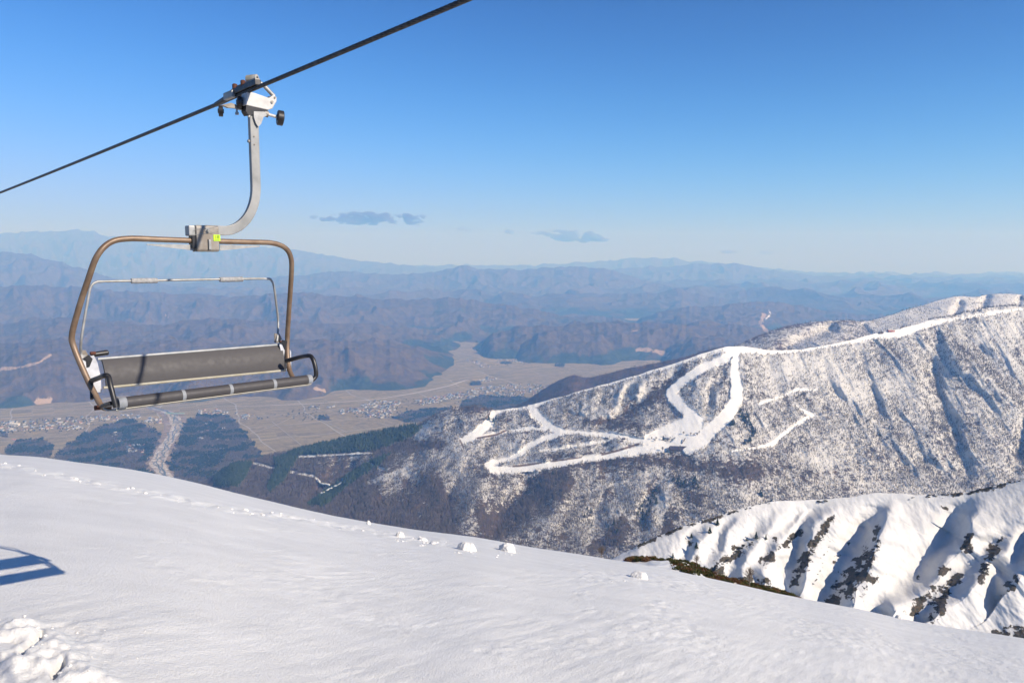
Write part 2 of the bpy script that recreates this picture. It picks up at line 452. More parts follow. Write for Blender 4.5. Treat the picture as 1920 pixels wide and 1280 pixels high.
# trail of boot marks and rolled clods running down beside the crest
trail = [(-80, 862), (60, 883), (190, 909), (330, 936), (450, 960), (560, 972), (650, 988), (760, 1008), (840, 1018)]
dist, sg, _, al = pdist(PXg, PYg, trail)
tm = np.exp(-(dist / 7.) ** 2)
Zg += tm * .055 * np.clip(fbm(Xg / .55, Yg / .8, 3, 61) + .15, -.6, 1)
for (a_, b_, wd, amp) in (((520, 1070), (760, 1180), 26, .012), ((270, 1045), (420, 1090), 16, .014), ((1100, 1075), (1330, 1100), 14, .022), ((1500, 1180), (1900, 1250), 30, .014), ((1240, 1150), (1330, 1210), 34, .018), ((900, 1230), (1200, 1180), 30, .010)):
    dist, _, _, _ = pdist(PXg, PYg, [(*a_, wd), (*b_, wd)])
    Zg += np.exp(-(dist / wd) ** 2) * amp * fbm(Xg / .35, Yg / .35, 3, 71)
# the churned heap in the lower left corner
bl = [(70, 1185, 60, 24, .16), (95, 1228, 66, 24, .30), (158, 1257, 44, 20, .28), (20, 1190, 40, 22, .20), (28, 1248, 50, 22, .22), (-40, 1215, 70, 40, .26), (215, 1272, 22, 10, .12), (40, 1168, 42, 12, .12), (112, 1200, 34, 14, .10)]
for (cx, cy_, rx, ry, am) in bl:
    q = ((PXg - cx) / rx) ** 2 + ((PYg - cy_ - 6) / ry) ** 2
    Zg += am * .42 * np.exp(-q * 1.1) * (1 + .45 * fbm(Xg / .3, Yg / .3, 3, 81))
m_ = sstep(250, 120, PXg) * sstep(1140, 1180, PYg)
Zg += m_ * (.05 * fbm(Xg / .4, Yg / .4, 4, 91, .45) + .012 * ridged(Xg / .13, Yg / .13, 2, 95))
Zg -= np.exp(-(pdist(PXg, PYg, [(100, 1262, 6), (118, 1246, 6)])[0] / 6) ** 2) * .14 + np.exp(-(pdist(PXg, PYg, [(40, 1232, 6), (78, 1196, 6)])[0] / 6) ** 2) * .12
NEAR = Terrain(PXg, PYg, Xg, Yg, Zg)
o = link('snow_slope', gridmesh('snow_slope', Xg, Yg, Zg), M_SNOW); tag(o, kind='structure')

# ---- loose clods of snow along the crest
def clod(px, py, wpx, hpx, label, seed, flat=.75):
    k, s_ = kd(px, py + hpx * .1)
    # distance where the ray meets the slope
    ys = np.linspace(5, 60, 1200); dz = s_ * ys - snow_z(k * ys, ys)
    i = np.argmax(dz < .0) if (dz < 0).any() else int(np.argmin(dz)); Y = ys[i]
    ms = Y / F; bm = bmesh.new(); bmesh.ops.create_icosphere(bm, subdivisions=5, radius=1)
    co = np.array([v.co[:] for v in bm.verts]); nrm = co.copy()
    d = .15 * fbm(co[:, 0] * 1.3 + seed, co[:, 1] * 1.3 + co[:, 2], 3, seed) + .05 * fbm(co[:, 0] * 6 + seed, co[:, 2] * 6 + co[:, 1] * 4, 3, seed + 3)
    cut = np.clip(fbm(co[:, 0] * 1.1 + co[:, 1] * .7, co[:, 2] * 1.4 - seed, 2, seed + 9), -.2, .5)
    co = nrm * (1 + d - .02 * cut)[:, None] * np.array([wpx * ms * .5, wpx * ms * .42, hpx * ms * flat])
    me = bpy.data.meshes.new('snow_clod')
    for v, c_ in zip(bm.verts, co): v.co = Vector(c_)
    bm.to_mesh(me); bm.free()
    o = link('snow_clod', me, M_SNOW); o.location = (k * Y, Y, float(snow_z(k * Y, Y)) + hpx * ms * .02); o.rotation_euler.z = seed
    tag(o, label, 'snow clod', 'clods of snow lying on the slope'); return o
for a in ((875, 1029, 36, 20, 'rounded clod of snow, largest and cleanest of those near the crest, cracked across its face', 3),
          (951, 1031, 38, 20, 'jagged clod of snow just right of the rounded one below the crest', 5),
          (750, 1005, 20, 14, 'small upright clod of snow at the end of the row of tracks', 8),
          (792, 1013, 22, 9, 'flat clod of snow between the small upright clod and the large rounded one', 12),
          (1198, 1080, 36, 13, 'flattened clod of snow on the slope below the dwarf pine scrub', 15),
          (691, 981, 10, 8, 'tiny clod of snow standing alone just under the crest line', 18),
          (1685, 1155, 12, 9, 'small pointed clod of snow on the crest in front of the gullied ridge', 21),
          (812, 1019, 16, 6, 'low crumb of snow touching the right of the flat clod', 24),
          (460, 958, 14, 7, 'low clod of snow in the line of tracks, nearest the chair', 27)):
    clod(*a)
# crumbs in the boot track: nobody could count them
P = []
for i in range(120):
    t_ = random.random() ** .9; n_ = len(trail) - 1; q = t_ * n_; j = min(int(q), n_ - 1)
    px = trail[j][0] + (q - j) * (trail[j + 1][0] - trail[j][0]) + random.gauss(0, 6); py = trail[j][1] + (q - j) * (trail[j + 1][1] - trail[j][1]) + random.gauss(0, 3.4)
    p = NEAR.point(px, py); P.append((p, random.uniform(.015, .045) * random.uniform(.6, 1.5)))
for (cx_, cy_, w_) in ((875, 1036, 22), (951, 1038, 26), (750, 1010, 14), (792, 1017, 14), (1198, 1086, 26)):
    for i in range(16):
        P.append((NEAR.point(cx_ + random.gauss(0, w_), cy_ + random.uniform(-3, 7)), random.uniform(.012, .045)))
for i in range(24):
    px = random.uniform(-20, 300); py = random.uniform(1150, 1280) + max(0, (px - 180)) * .25
    p = NEAR.point(px, min(py, 1290)); P.append((p, random.uniform(.006, .022)))
mb = MB()
for p, r in P:
    bm = bmesh.new(); bmesh.ops.create_icosphere(bm, subdivisions=2, radius=r)
    sd_ = random.random() * 50
    vs = [Vector((v.co.x * random.uniform(.9, 1.4), v.co.y * random.uniform(.8, 1.2), v.co.z * random.uniform(.6, .95))) + p for v in bm.verts]
    bm.verts.ensure_lookup_table(); mb.add(vs, [[v.index for v in f.verts] for f in bm.faces]); bm.free()
o = mb.build('snow_crumbs', M_SNOW, None, True, auto=80); tag(o, 'small crumbs of snow strewn along the tracks and round the churned heap', 'snow crumbs', kind='stuff')


# ================================================================== sloping land seen across the gap
def layer(name, px0, px1, nc, nr, sky_pts, base_pts, Dr_pts, Db_pts, dfun, maskfun, mat, zmin, tpow=1., backs=.75, jit=1.5, back_len=700., jscale=9.):
    nc, nr = int(nc * Q), int(nr * Q); px = np.linspace(px0, px1, nc); ysk = sinterp(sky_pts, px); jt = jit * fbm(px / (jscale * 4), px * 0 + 3.3, 4, 7)
    yb = interp(base_pts, px); Dr = sinterp(Dr_pts, px); Db = sinterp(Db_pts, px)
    t = np.linspace(0, 1, nr)[:, None]
    PY = yb + (ysk - yb) * t + jt * sstep(.93, 1, t); PX = np.repeat(px[None], nr, 0)
    D = Db + (Dr - Db) * t ** tpow
    k, s_ = kd(PX, PY)
    D = D + dfun(PX, PY, k * D, D, t)
    X, Y, Z = k * D, D, s_ * D
    # the far side
    q = (np.linspace(0, 1, 14)[1:] ** 1.3)[:, None] * back_len
    Yb = Y[-1] + q; Zb = Z[-1] + s_[-1] * q * 1.0 - backs * q * np.clip(q / 120, .25, 1)
    Xb = k[-1] * Yb
    PXf = np.vstack([PX, np.repeat(px[None], 13, 0)]); PYf = np.vstack([PY, np.repeat(PY[-1][None], 13, 0)])
    X = np.vstack([X, Xb]); Y = np.vstack([Y, Yb]); Z = np.maximum(np.vstack([Z, Zb]), zmin)
    T = Terrain(PXf, PYf, X, Y, Z); T.mask = maskfun(PXf, PYf, X, Y); T.nr = nr
    o = link(name, gridmesh(name, X, Y, Z, T.mask), mat); tag(o, kind='structure'); T.o = o
    return T
ZV = -1100.
def band(PX, PY, pts, amp):
    d, sg, w_, al = pdist(PX, PY, pts)
    return amp * np.exp(-(d / np.maximum(w_, 1)) ** 2)

# ---------------- the ski mountain
M_SKYL = [(250, 925), (330, 915), (390, 900), (440, 868), (480, 860), (520, 850), (580, 838), (640, 824), (700, 810), (760, 800), (785, 795), (815, 778), (850, 766), (900, 763), (935, 768), (1000, 757), (1060, 741), (1150, 716), (1250, 686), (1320, 662), (1380, 648), (1440, 656), (1500, 654), (1600, 636), (1640, 627), (1700, 612), (1745, 600), (1800, 590), (1840, 579), (1880, 574), (1930, 577), (2100, 600)]
M_BASE = [(250, 960), (500, 1000), (640, 1020), (900, 1060), (1130, 1095), (1250, 1070), (1400, 1010), (1600, 985), (1920, 960), (2100, 940)]
M_DR = [(250, 3350), (440, 3200), (640, 3050), (790, 2900), (900, 2830), (1000, 2780), (1200, 2730), (1380, 2720), (1500, 2780), (1700, 2900), (1920, 3000), (2100, 3050)]
M_DB = [(250, 2500), (440, 2300), (640, 2050), (900, 1830), (1130, 1780), (1400, 1950), (1700, 2150), (2100, 2280)]
M_FEAT = [  # px, py, width px ; metres pushed away (+, gully) or pulled near (-, spur)
    ([(1746, 640, 12), (1748, 700, 14), (1763, 759, 15), (1783, 802, 15), (1797, 838, 14), (1815, 890, 12)], 85),
    ([(1765, 622, 8), (1789, 665, 14), (1815, 692, 18), (1856, 715, 20), (1902, 759, 20), (1935, 800, 20)], -75),
    ([(1700, 640, 26), (1700, 720, 30), (1735, 800, 26), (1760, 860, 20)], -40),
    ([(1815, 640, 8), (1850, 668, 10), (1880, 705, 12), (1903, 735, 10)], 50),
    ([(1925, 760, 12), (1922, 820, 12), (1905, 880, 12)], 80),
    ([(1612, 676, 5), (1632, 712, 6), (1640, 748, 7), (1650, 778, 7), (1668, 806, 6)], 34), ([(1626, 676, 7), (1650, 715, 9), (1660, 760, 9), (1680, 800, 8)], -26),
    ([(1535, 700, 5), (1560, 728, 6), (1590, 755, 6), (1640, 800, 6), (1670, 850, 7)], 26), ([(1552, 700, 8), (1580, 730, 8), (1610, 760, 8), (1650, 800, 8)], -20),
    ([(1660, 900, 14), (1700, 872, 14), (1740, 866, 12), (1790, 900, 12)], 70), ([(1830, 850, 12), (1800, 900, 12)], 50), ([(1560, 790, 9), (1600, 850, 9), (1640, 920, 9)], 30),
    ([(1204, 705, 8), (1204, 735, 9), (1196, 756, 8)], -45), ([(1178, 718, 6), (1155, 755, 7), (1130, 785, 7)], -32), ([(1097, 750, 7), (1088, 781, 7)], -34),
    ([(1277, 694, 7), (1240, 725, 9), (1190, 763, 9), (1140, 790, 8), (1100, 803, 7)], 55), ([(1190, 722, 5), (1172, 750, 6), (1135, 780, 6)], 36), ([(1130, 738, 6), (1112, 775, 7)], 34), ([(1070, 765, 8), (1060, 785, 8)], 22),
    ([(1353, 692, 5), (1335, 728, 7), (1336, 752, 7), (1324, 775, 7)], 45), ([(1362, 700, 6), (1352, 740, 6), (1342, 775, 6)], -18), ([(1290, 735, 10), (1310, 760, 8)], -18),
    ([(700, 850, 14), (645, 885, 18), (605, 930, 20), (575, 960, 20)], 95), ([(790, 850, 20), (735, 878, 20), (705, 915, 20), (690, 980, 22)], -70),
    ([(1010, 885, 14), (985, 920, 18), (950, 965, 20), (920, 1010, 20)], 85), ([(1065, 900, 16), (1045, 950, 18), (1010, 1010, 20)], -45),
    ([(885, 860, 8), (860, 905, 12), (840, 960, 14), (830, 1000, 14)], 50), ([(905, 900, 12), (885, 960, 14)], -30), ([(820, 870, 12), (800, 920, 14), (770, 960, 14)], -24),
    ([(1235, 905, 8), (1210, 950, 10), (1195, 1000, 12)], 55), ([(1265, 915, 14), (1250, 960, 14)], -30), ([(1130, 930, 10), (1110, 990, 12)], 38), ([(1160, 940, 12), (1140, 1000, 12)], -28),
    ([(930, 830, 14), (960, 835, 14)], -20), ([(870, 785, 10), (850, 815, 10)], 30), ([(800, 800, 10), (780, 830, 12)], -25),
    ([(440, 870, 20), (420, 920, 25)], -60), ([(490, 905, 12), (500, 930, 14)], 40),
]
def m_d(PX, PY, X, Y, t):
    wx = 60 * fbm(X / 500, Y / 500, 2, 101)
    n = ridged((X + wx) / 210, Y / 620, 4, 105, .5) - .45
    d = -22 * n * sstep(0, .1, 1.02 - t) - 8 * fbm(X / 46, Y / 120, 3, 121)
    jx = 7 * fbm(X / 90, Y / 150, 3, 161); jy = 7 * fbm(X / 90 + 40, Y / 150, 3, 171)
    for i_, (pts, amp) in enumerate(M_FEAT):
        q, _, w_, al = pdist(PX + jx, PY + jy, pts)
        fade = sstep(-.15, .35, al) * sstep(1.15, .7, al) * (1 + .4 * fbm(al * 4 + i_ * 5.3, al * 0 + i_, 3, 181))
        d = d + amp * (.66 if abs(amp) > 70 else .46) * fade * np.exp(-(q / (w_ * 1.2)) ** 2)
    d = d - 5 * (ridged((X + .25 * Y) / 75, Y / 260, 4, 191) - .45) * sstep(0, .1, 1.02 - t)
    flat = np.maximum(PISTE(PX, PY), 0)
    return d * (1 - .75 * flat)
PISTES = [
    [(1382, 650, 7), (1359, 673, 8), (1318, 690, 8), (1277, 717, 8), (1257, 736, 9), (1262, 746, 11), (1280, 765, 10), (1309, 789, 10)],
    [(1382, 650, 7), (1380, 667, 6), (1377, 696, 8), (1381, 725, 11), (1380, 752, 12), (1362, 781, 12), (1336, 804, 12), (1312, 827, 14), (1290, 842, 11)],
    [(1376, 655, 9), (1400, 656, 6), (1442, 661, 3), (1500, 657, 2.5), (1593, 642, 3), (1637, 631, 5), (1695, 623, 8), (1739, 608, 6), (1797, 597, 2), (1856, 588, 3.5), (1914, 579, 2), (2000, 590, 2)],
    [(1540, 731, 1), (1497, 730, 3), (1471, 741, 1.5), (1427, 756, 3)], [(1485, 757, 2), (1512, 773, 3), (1523, 779, 4), (1485, 802, 3), (1447, 832, 4), (1418, 840, 2), (1372, 846, 2)],
    [(1262, 836, 8), (1196, 845, 8), (1132, 856, 6), (1079, 864, 5), (1027, 873, 6), (971, 881, 6), (930, 882, 8), (914, 872, 6)], [(914, 872, 6), (957, 860, 4), (980, 848, 5), (992, 836, 5), (1015, 825, 5), (1044, 815, 6), (1056, 810, 6)],
    [(995, 762, 6), (1004, 776, 9), (1015, 787, 8), (1035, 802, 7), (1056, 810, 5)], [(997, 762, 4), (1044, 744, 4), (1091, 731, 4), (1146, 717, 4), (1190, 703, 4), (1248, 687, 5), (1307, 668, 5), (1350, 656, 5), (1382, 650, 5)],
    [(997, 763, 3), (948, 769, 3), (926, 774, 5), (919, 792, 8), (898, 810, 8), (863, 827, 4)], [(866, 828, 5), (895, 820, 4), (948, 811, 3)], [(960, 808, 3), (1000, 803, 3), (1025, 806, 3)],
    [(1056, 810, 4), (1091, 812, 4), (1161, 818, 5), (1196, 826, 5), (1242, 832, 6)], [(1143, 825, 2), (1102, 833, 3), (1044, 842, 3), (1015, 845, 2)],
    [(1300, 790, 12), (1270, 805, 16), (1240, 812, 9), (1215, 822, 6)], [(1300, 800, 16), (1288, 822, 18), (1262, 836, 9)],
    [(476, 868, 1.6), (520, 879, 1.6)], [(545, 884, 1.6), (590, 893, 1.6), (600, 905, 1.6), (618, 908, 1.6)], [(556, 856, 1.5), (640, 852, 1.5), (698, 849, 1.5)], [(688, 868, 2), (722, 880, 2)], [(640, 905, 1.5), (600, 925, 2)],
]
CUTS = [[(1197, 832, 1.8), (1160, 844, 1.8), (1129, 852, 1.6)], [(948, 807, 1.5), (930, 815, 2), (895, 821, 1.5)], [(1015, 867, 1.2), (990, 871, 1.8), (962, 874, 1.2)], [(1090, 857, 1.), (1040, 864, 1.)], [(918, 774, 1.2), (912, 784, 1.5)], [(862, 824, 1.2), (869, 838, 1.4)]]
SPOTS = [(1470, 741), (1464, 762), (1477, 764), (1511, 777), (1518, 781), (1616, 764), (1627, 768), (1440, 663)]
def PISTE(PX, PY):
    m = np.zeros(PX.shape)
    for p in PISTES:
        d, _, w_, _ = pdist(PX, PY, p); m = np.maximum(m, sstep(1.5, -1.5, d - w_ * 1.05 + 1.8 * fbm(PX / 9, PY / 6, 2, 131)))
    return m
OPEN = [[(1204, 705, 6), (1204, 735, 8), (1200, 752, 6)], [(1178, 718, 4), (1160, 748, 5)], [(1099, 748, 5), (1090, 781, 5)], [(1240, 690, 8), (1260, 705, 5)], [(1255, 915, 8), (1240, 950, 10), (1235, 985, 8)], [(1560, 690, 30), (1600, 740, 30), (1690, 720, 30)], [(1450, 700, 22), (1500, 690, 22)], [(940, 833, 9), (965, 838, 6)], [(690, 905, 6), (760, 885, 8)], [(1500, 860, 14), (1560, 870, 14)],
        [(1770, 700, 8), (1790, 780, 10)], [(800, 800, 6), (785, 818, 10)], [(1850, 625, 20), (1900, 620, 20)], [(1900, 690, 8), (1880, 650, 8)]]
ZONES = [([(720, 885), (840, 850), (870, 905)], 32, .24), ([(700, 935), (760, 890)], 15, .22), ([(1000, 965), (950, 1000)], 30, .26), ([(1080, 985), (1200, 935)], 28, .2), ([(900, 850), (960, 850)], 14, .15), ([(1120, 1015), (1180, 1020)], 20, .15), ([(860, 960), (905, 920)], 14, .2),
         ([(1035, 898), (1000, 940), (935, 985)], 26, -.46), ([(800, 915), (835, 955), (845, 1000)], 20, -.38), ([(725, 960), (740, 985)], 16, -.35), ([(650, 895), (600, 945)], 24, -.38), ([(1050, 868), (1200, 862), (1350, 876), (1420, 890)], 13, -.34), ([(1165, 985), (1130, 1020)], 16, -.45), ([(690, 842), (760, 834), (830, 832)], 8, -.5), ([(870, 764), (1000, 756)], 5, -.4), ([(1280, 700), (1230, 740), (1180, 775)], 12, -.3), ([(1400, 870), (1560, 880)], 20, -.18), ([(1200, 800), (1100, 790)], 9, -.3)]
def m_mask(PX, PY, X, Y):
    g = PISTE(PX, PY)
    cov = interp([(300, -.25), (560, -.15), (640, .0), (720, .2), (850, .5), (1000, .60), (1200, .60), (1400, .62), (1920, .63)], PX)
    for p, w_, a_ in ZONES: cov = cov + a_ * np.exp(-(pdist(PX + 10 * fbm(PX / 40, PY / 40, 3, 147), PY + 6 * fbm(PX / 30, PY / 30, 3, 149), [(x, y, w_) for x, y in p])[0] / w_) ** 2)
    cov = cov - .10 * sstep(890, 1010, PY) * sstep(1250, 1050, PX) + .1 * fbm(PX / 60, PY / 60, 3, 141)
    cov = cov - .25 * sstep(870, 900, PY) * sstep(1450, 1300, PX) * sstep(.1, .6, fbm(PX / 40, PY / 40, 3, 143))
    for p in OPEN:
        d, _, w_, _ = pdist(PX, PY, p); cov = cov + .35 * np.exp(-(d / w_) ** 2)
    cov = np.where(inpoly(PX, PY, [(550, 862), (700, 852), (690, 870), (620, 893), (570, 885)]), cov + .42, cov)
    cov = np.where(inpoly(PX, PY, [(785, 800), (850, 775), (900, 772), (880, 815), (800, 830), (775, 825)]), cov + .12, cov)
    cut = np.zeros(PX.shape)
    for p in CUTS:
        d, _, w_, _ = pdist(PX, PY, p); cut = np.maximum(cut, sstep(1., -.6, d - w_))
    for (x_, y_) in SPOTS: cut = np.maximum(cut, sstep(1, -.5, np.hypot((PX - x_) / 4, (PY - y_) / 2.4) + .5 * fbm(PX / 4, PY / 4, 2, 145)))
    return [np.clip(cov, 0, 1), g, cut]
MT = layer('mountain', 250, 2080, 1500, 420, M_SKYL, M_BASE, M_DR, M_DB, m_d, m_mask, M_MTN, ZV - 20, backs=.55, back_len=1500, jit=1.6)

PLANT_AND_SHADE = [[(512, 862), (560, 842), (640, 823), (720, 808), (775, 797), (790, 803), (770, 822), (700, 846), (620, 851), (562, 854), (546, 878), (530, 905), (505, 926), (500, 915), (516, 880)],
         [(400, 893), (440, 868), (472, 868), (462, 895), (445, 915), (400, 915)], [(572, 950), (620, 915), (690, 868), (735, 850), (705, 878), (650, 915), (610, 950)]]  # last outline: dark conifers stand in for the shade on a slope
def m_dens():
    PX, PY = MT.PX, MT.PY
    cov, g, cut = MT.mask
    d = interp([(300, .8), (700, 1.0), (1000, 1.0), (1300, .95), (1450, .9), (1920, .9)], PX) + .45 * sstep(840, 900, PY) * sstep(1500, 1200, PX)
    d = d * (.65 + .7 * sstep(-.5, .6, fbm(MT.X / 120, MT.Y / 200, 3, 151)))
    for p in OPEN:
        dd, _, w_, _ = pdist(PX, PY, p); d = d * (1 - .72 * np.exp(-(dd / w_) ** 2))
    d = d * (g < .25) * (cut < .3)
    for p in PLANT_AND_SHADE: d = d * (1 - .8 * inpoly(PX, PY, p))
    d[MT.nr + 5:] = 0
    return np.maximum(d, 0)
P = MT.scatter(int(140000 * min(1, Q * 2)), m_dens())
o = link('leafless_woods', twig_mesh('leafless_woods', P, 10, .23, 13), M_TWIG, None, False); tag(o, 'grey leafless woods covering the snowy ski mountain', 'woods', kind='stuff')
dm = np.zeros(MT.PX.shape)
for p in PLANT_AND_SHADE: dm = np.maximum(dm, inpoly(MT.PX, MT.PY, p) * 1.)
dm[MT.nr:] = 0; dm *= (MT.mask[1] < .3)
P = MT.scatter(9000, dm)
o = link('conifer_plantation', cone_wood_mesh('conifer_plantation', P, 15, 3.6), M_NEEDLE, None, False); tag(o, 'dark green conifer plantation on the foot of the ski mountain, partly standing in for shade', 'plantation', kind='stuff')

# ---------------- rear snowy ridge and brown hill beside it
def r_d(PX, PY, X, Y, t): return -55 * (ridged((X + 80 * fbm(X / 600, Y / 600, 2, 3)) / 420, Y / 900, 4, 205) - .45) * sstep(0, .1, 1.03 - t) - 10 * fbm(X / 70, Y / 130, 3, 221)
R2_FEAT = [([(1560, 615, 10), (1500, 640, 14), (1450, 670, 14)], 110), ([(1800, 570, 8), (1790, 590, 8), (1783, 605, 8)], 90), ([(1850, 556, 8), (1838, 580, 9)], 80), ([(1915, 560, 6), (1905, 575, 6)], 80), ([(1620, 612, 5), (1630, 625, 6)], 50)]
def r2_d(PX, PY, X, Y, t):
    d = r_d(PX, PY, X, Y, t)
    for p, a in R2_FEAT: d = d + band(PX, PY, p, a)
    return d
def r2_m(PX, PY, X, Y): return [np.clip(.62 + .3 * sstep(1600, 1850, PX) + .2 * fbm(X / 300, Y / 300, 3, 231) - .25 * sstep(1700, 1500, PX) * sstep(10, 0, PY - interp([(1380, 640), (1500, 605), (1640, 601), (1800, 557)], PX)), 0, 1), 0 * PX, 0 * PX]
RT = layer('rear_ridge', 1330, 2150, 620, 170, [(1330, 668), (1390, 642), (1440, 622), (1500, 606), (1540, 602), (1580, 600), (1630, 602), (1665, 592), (1700, 580), (1745, 568), (1785, 557), (1830, 556), (1870, 550), (1905, 552), (1960, 560), (2150, 580)],
           [(1330, 720), (2150, 690)], [(1330, 4000), (1600, 4300), (1850, 4700), (2150, 4600)], [(1330, 3300), (2150, 3200)], r2_d, r2_m, M_MTN, ZV - 20, jit=1., back_len=2200, backs=.4)
dd = np.ones(RT.PX.shape) * (.6 + .5 * sstep(-.3, .5, fbm(RT.X / 200, RT.Y / 300, 3, 241))); dd[RT.nr + 4:] = 0; dd *= 1 - .5 * (RT.PX > 1760)
P = RT.scatter(15000, dd)
o = link('rear_leafless_woods', twig_mesh('rear_leafless_woods', P, 10, .45, 8), M_TWIG, None, False); tag(o, 'brown leafless woods on the ridge behind the ski mountain', 'woods', kind='stuff')
def b_m(PX, PY, X, Y): return [0 * PX, 0 * PX, 0 * PX]
BT = layer('brown_hill', 930, 1560, 480, 120, [(930, 775), (985, 752), (1010, 735), (1035, 720), (1075, 704), (1095, 708), (1140, 700), (1180, 690), (1230, 681), (1290, 667), (1340, 653), (1380, 650), (1420, 660), (1480, 680), (1560, 700)],
           [(930, 800), (1200, 760), (1560, 720)], [(930, 4300), (1560, 3900)], [(930, 3600), (1560, 3400)], r_d, b_m, M_MTN, ZV - 20, jit=1.2, back_len=1500, backs=.45)
dd = np.ones(BT.PX.shape); dd[BT.nr + 4:] = 0
P = BT.scatter(9000, dd)
o = link('hill_woods', twig_mesh('hill_woods', P, 10, .35, 7), leafless('brown_twigs', (.12, .085, .07), (.17, .12, .10)), None, False); tag(o, 'brown leafless woods on the low hill behind the skyline piste', 'woods', kind='stuff')

# ---------------- near snowy ridge cut by gullies, lower right
N_SKYL = [(1080, 1075), (1140, 1050), (1170, 1036), (1200, 1020), (1235, 1004), (1270, 990), (1350, 966), (1400, 950), (1450, 940), (1500, 938), (1545, 935), (1590, 932), (1640, 924), (1680, 924), (1720, 927), (1760, 928), (1800, 923), (1850, 914), (1890, 905), (1930, 896), (2000, 882), (2150, 850)]
SPUR = [  # crest lines of the spurs (width) ; steep shaded side lies to the left of each
    [(1588, 934, 12), (1560, 965, 14), (1535, 1000, 14), (1519, 1042, 14), (1500, 1100, 14)],
    [(1470, 950, 8), (1446, 1000, 10), (1410, 1050, 12), (1380, 1100, 12)],
    [(1680, 930, 10), (1655, 970, 14), (1642, 1010, 16), (1625, 1060, 20), (1598, 1140, 22)],
    [(1860, 925, 12), (1828, 975, 14), (1818, 1020, 16), (1765, 1080, 18), (1680, 1150, 20)],
    [(1925, 985, 12), (1885, 1035, 14), (1850, 1075, 16), (1760, 1150, 16)],
    [(1350, 970, 8), (1320, 1010, 8), (1290, 1060, 9)], [(1990, 960, 14), (1960, 1040, 16), (1890, 1110, 16)], [(1400, 955, 6), (1375, 1000, 8), (1340, 1060, 9)],
    [(1545, 938, 6), (1505, 975, 8), (1470, 1020, 10), (1440, 1080, 10)],
]
SPA = [34, 20, 55, 46, 34, 14, 40, 12, 16]
def n_d(PX, PY, X, Y, t):
    jx = 16 * fbm(X / 45, Y / 60, 3, 331); jy = 12 * fbm(X / 45 + 9, Y / 60, 3, 341)
    d = 5 * fbm(X / 60, Y / 80, 3, 301) - 1.3 * (ridged((X + .6 * Y) / 34, Y / 150, 4, 305) - .45) + .5 * fbm(X / 6, Y / 14, 3, 351)
    for i_, (p, a) in enumerate(zip(SPUR, SPA)):
        q, sg, w_, al = pdist(PX + jx, PY + jy, p, True); w_ = w_ * 1.25; s_ = q * sg       # sg>0: to the left of a line running down
        left = s_ > 0
        pr = np.where(left, -np.exp(-(q / (w_ * .8)) ** 2) + .8 * np.exp(-((q - w_ * 1.9) / (w_ * 1.1)) ** 2), -np.exp(-(q / (w_ * 2.6)) ** 2))
        fade = sstep(.0, .45, al) * (1 + .35 * fbm(al * 5 + i_ * 3.7, al * 0 + i_, 3, 361))
        d = d + .27 * a * pr * fade
    return d * sstep(0, .12, 1.02 - t)
VEG = [([(1500, 995, 4), (1470, 1025, 5)], 1.), ([(1560, 970, 3), (1525, 1020, 5), (1502, 1062, 7), (1490, 1090, 6)], 1.), ([(1400, 1020, 6), (1380, 1035, 7), (1350, 1060, 6), (1330, 1075, 6)], 1.), ([(1645, 985, 3), (1640, 1020, 7), (1612, 1062, 10), (1590, 1090, 14), (1560, 1130, 12)], 1.05),
       ([(1818, 1005, 5), (1812, 1025, 7)], 1.2), ([(1875, 1010, 4), (1858, 1040, 8), (1850, 1065, 9), (1840, 1085, 5)], 1.), ([(1900, 1085, 8), (1890, 1110, 8)], 1.), ([(1775, 1066, 5), (1762, 1070, 6)], 1.2), ([(1790, 1085, 5), (1770, 1110, 9), (1755, 1150, 9)], 1.05), ([(1740, 1115, 9), (1710, 1150, 9)], 1.), ([(1800, 1080, 5), (1788, 1090, 5)], 1.), ([(1722, 1078, 4), (1720, 1086, 3)], 1.1),
       ([(1430, 1055, 5), (1450, 1040, 5), (1455, 1010, 3)], .9), ([(1285, 1010, 3), (1310, 1030, 3)], .5), ([(1775, 955, 3), (1768, 950, 3)], .9), ([(1770, 930, 4), (1830, 920, 4), (1880, 907, 4)], .85), ([(1200, 1020, 3), (1270, 990, 3), (1350, 966, 3), (1400, 950, 3)], .75), ([(1610, 1080, 3), (1640, 1085, 4)], .9), ([(1870, 1185, 6), (1930, 1190, 10)], 1.1), ([(1560, 1055, 4), (1600, 1010, 3)], .5), ([(1345, 1080, 5), (1440, 1090, 5)], .8)]
def n_m(PX, PY, X, Y):
    e = np.zeros(PX.shape) + .06 + .16 * fbm(X / 20, Y / 40, 3, 311)
    for p, a in VEG:
        d, _, w_, _ = pdist(PX + 5 * fbm(PX / 14, PY / 14, 3, 371), PY, p); e = e + a * (.34 + .75 * np.clip(fbm(PX / 22 + p[0][0], PY / 16, 3, 381) + .35, 0, 1)) * np.exp(-(d / (w_ * 1.9)) ** 2)
    e = e + .30 * np.exp(-(pdist(PX, PY, [(1560, 975, 22), (1530, 1040, 22)])[0] / 22) ** 2)
    e = e + .22 * np.exp(-(pdist(PX, PY, [(1650, 1060, 22), (1620, 1120, 22)])[0] / 22) ** 2) + .12 * sstep(1500, 1250, PX)
    return [e, 0 * e, 0 * e]
NT_ = layer('near_ridge', 1080, 2150, 1050, 360, N_SKYL, [(1080, 1120), (1140, 1110), (1500, 1230), (2150, 1330)], [(1080, 570), (1140, 575), (1300, 590), (1500, 605), (1700, 600), (1920, 580), (2150, 540)],
            [(1080, 540), (1140, 525), (1300, 505), (1500, 490), (1700, 475), (2150, 430)], n_d, n_m, M_RIDGE, ZV, jit=1.2, back_len=420, backs=.9, jscale=6)

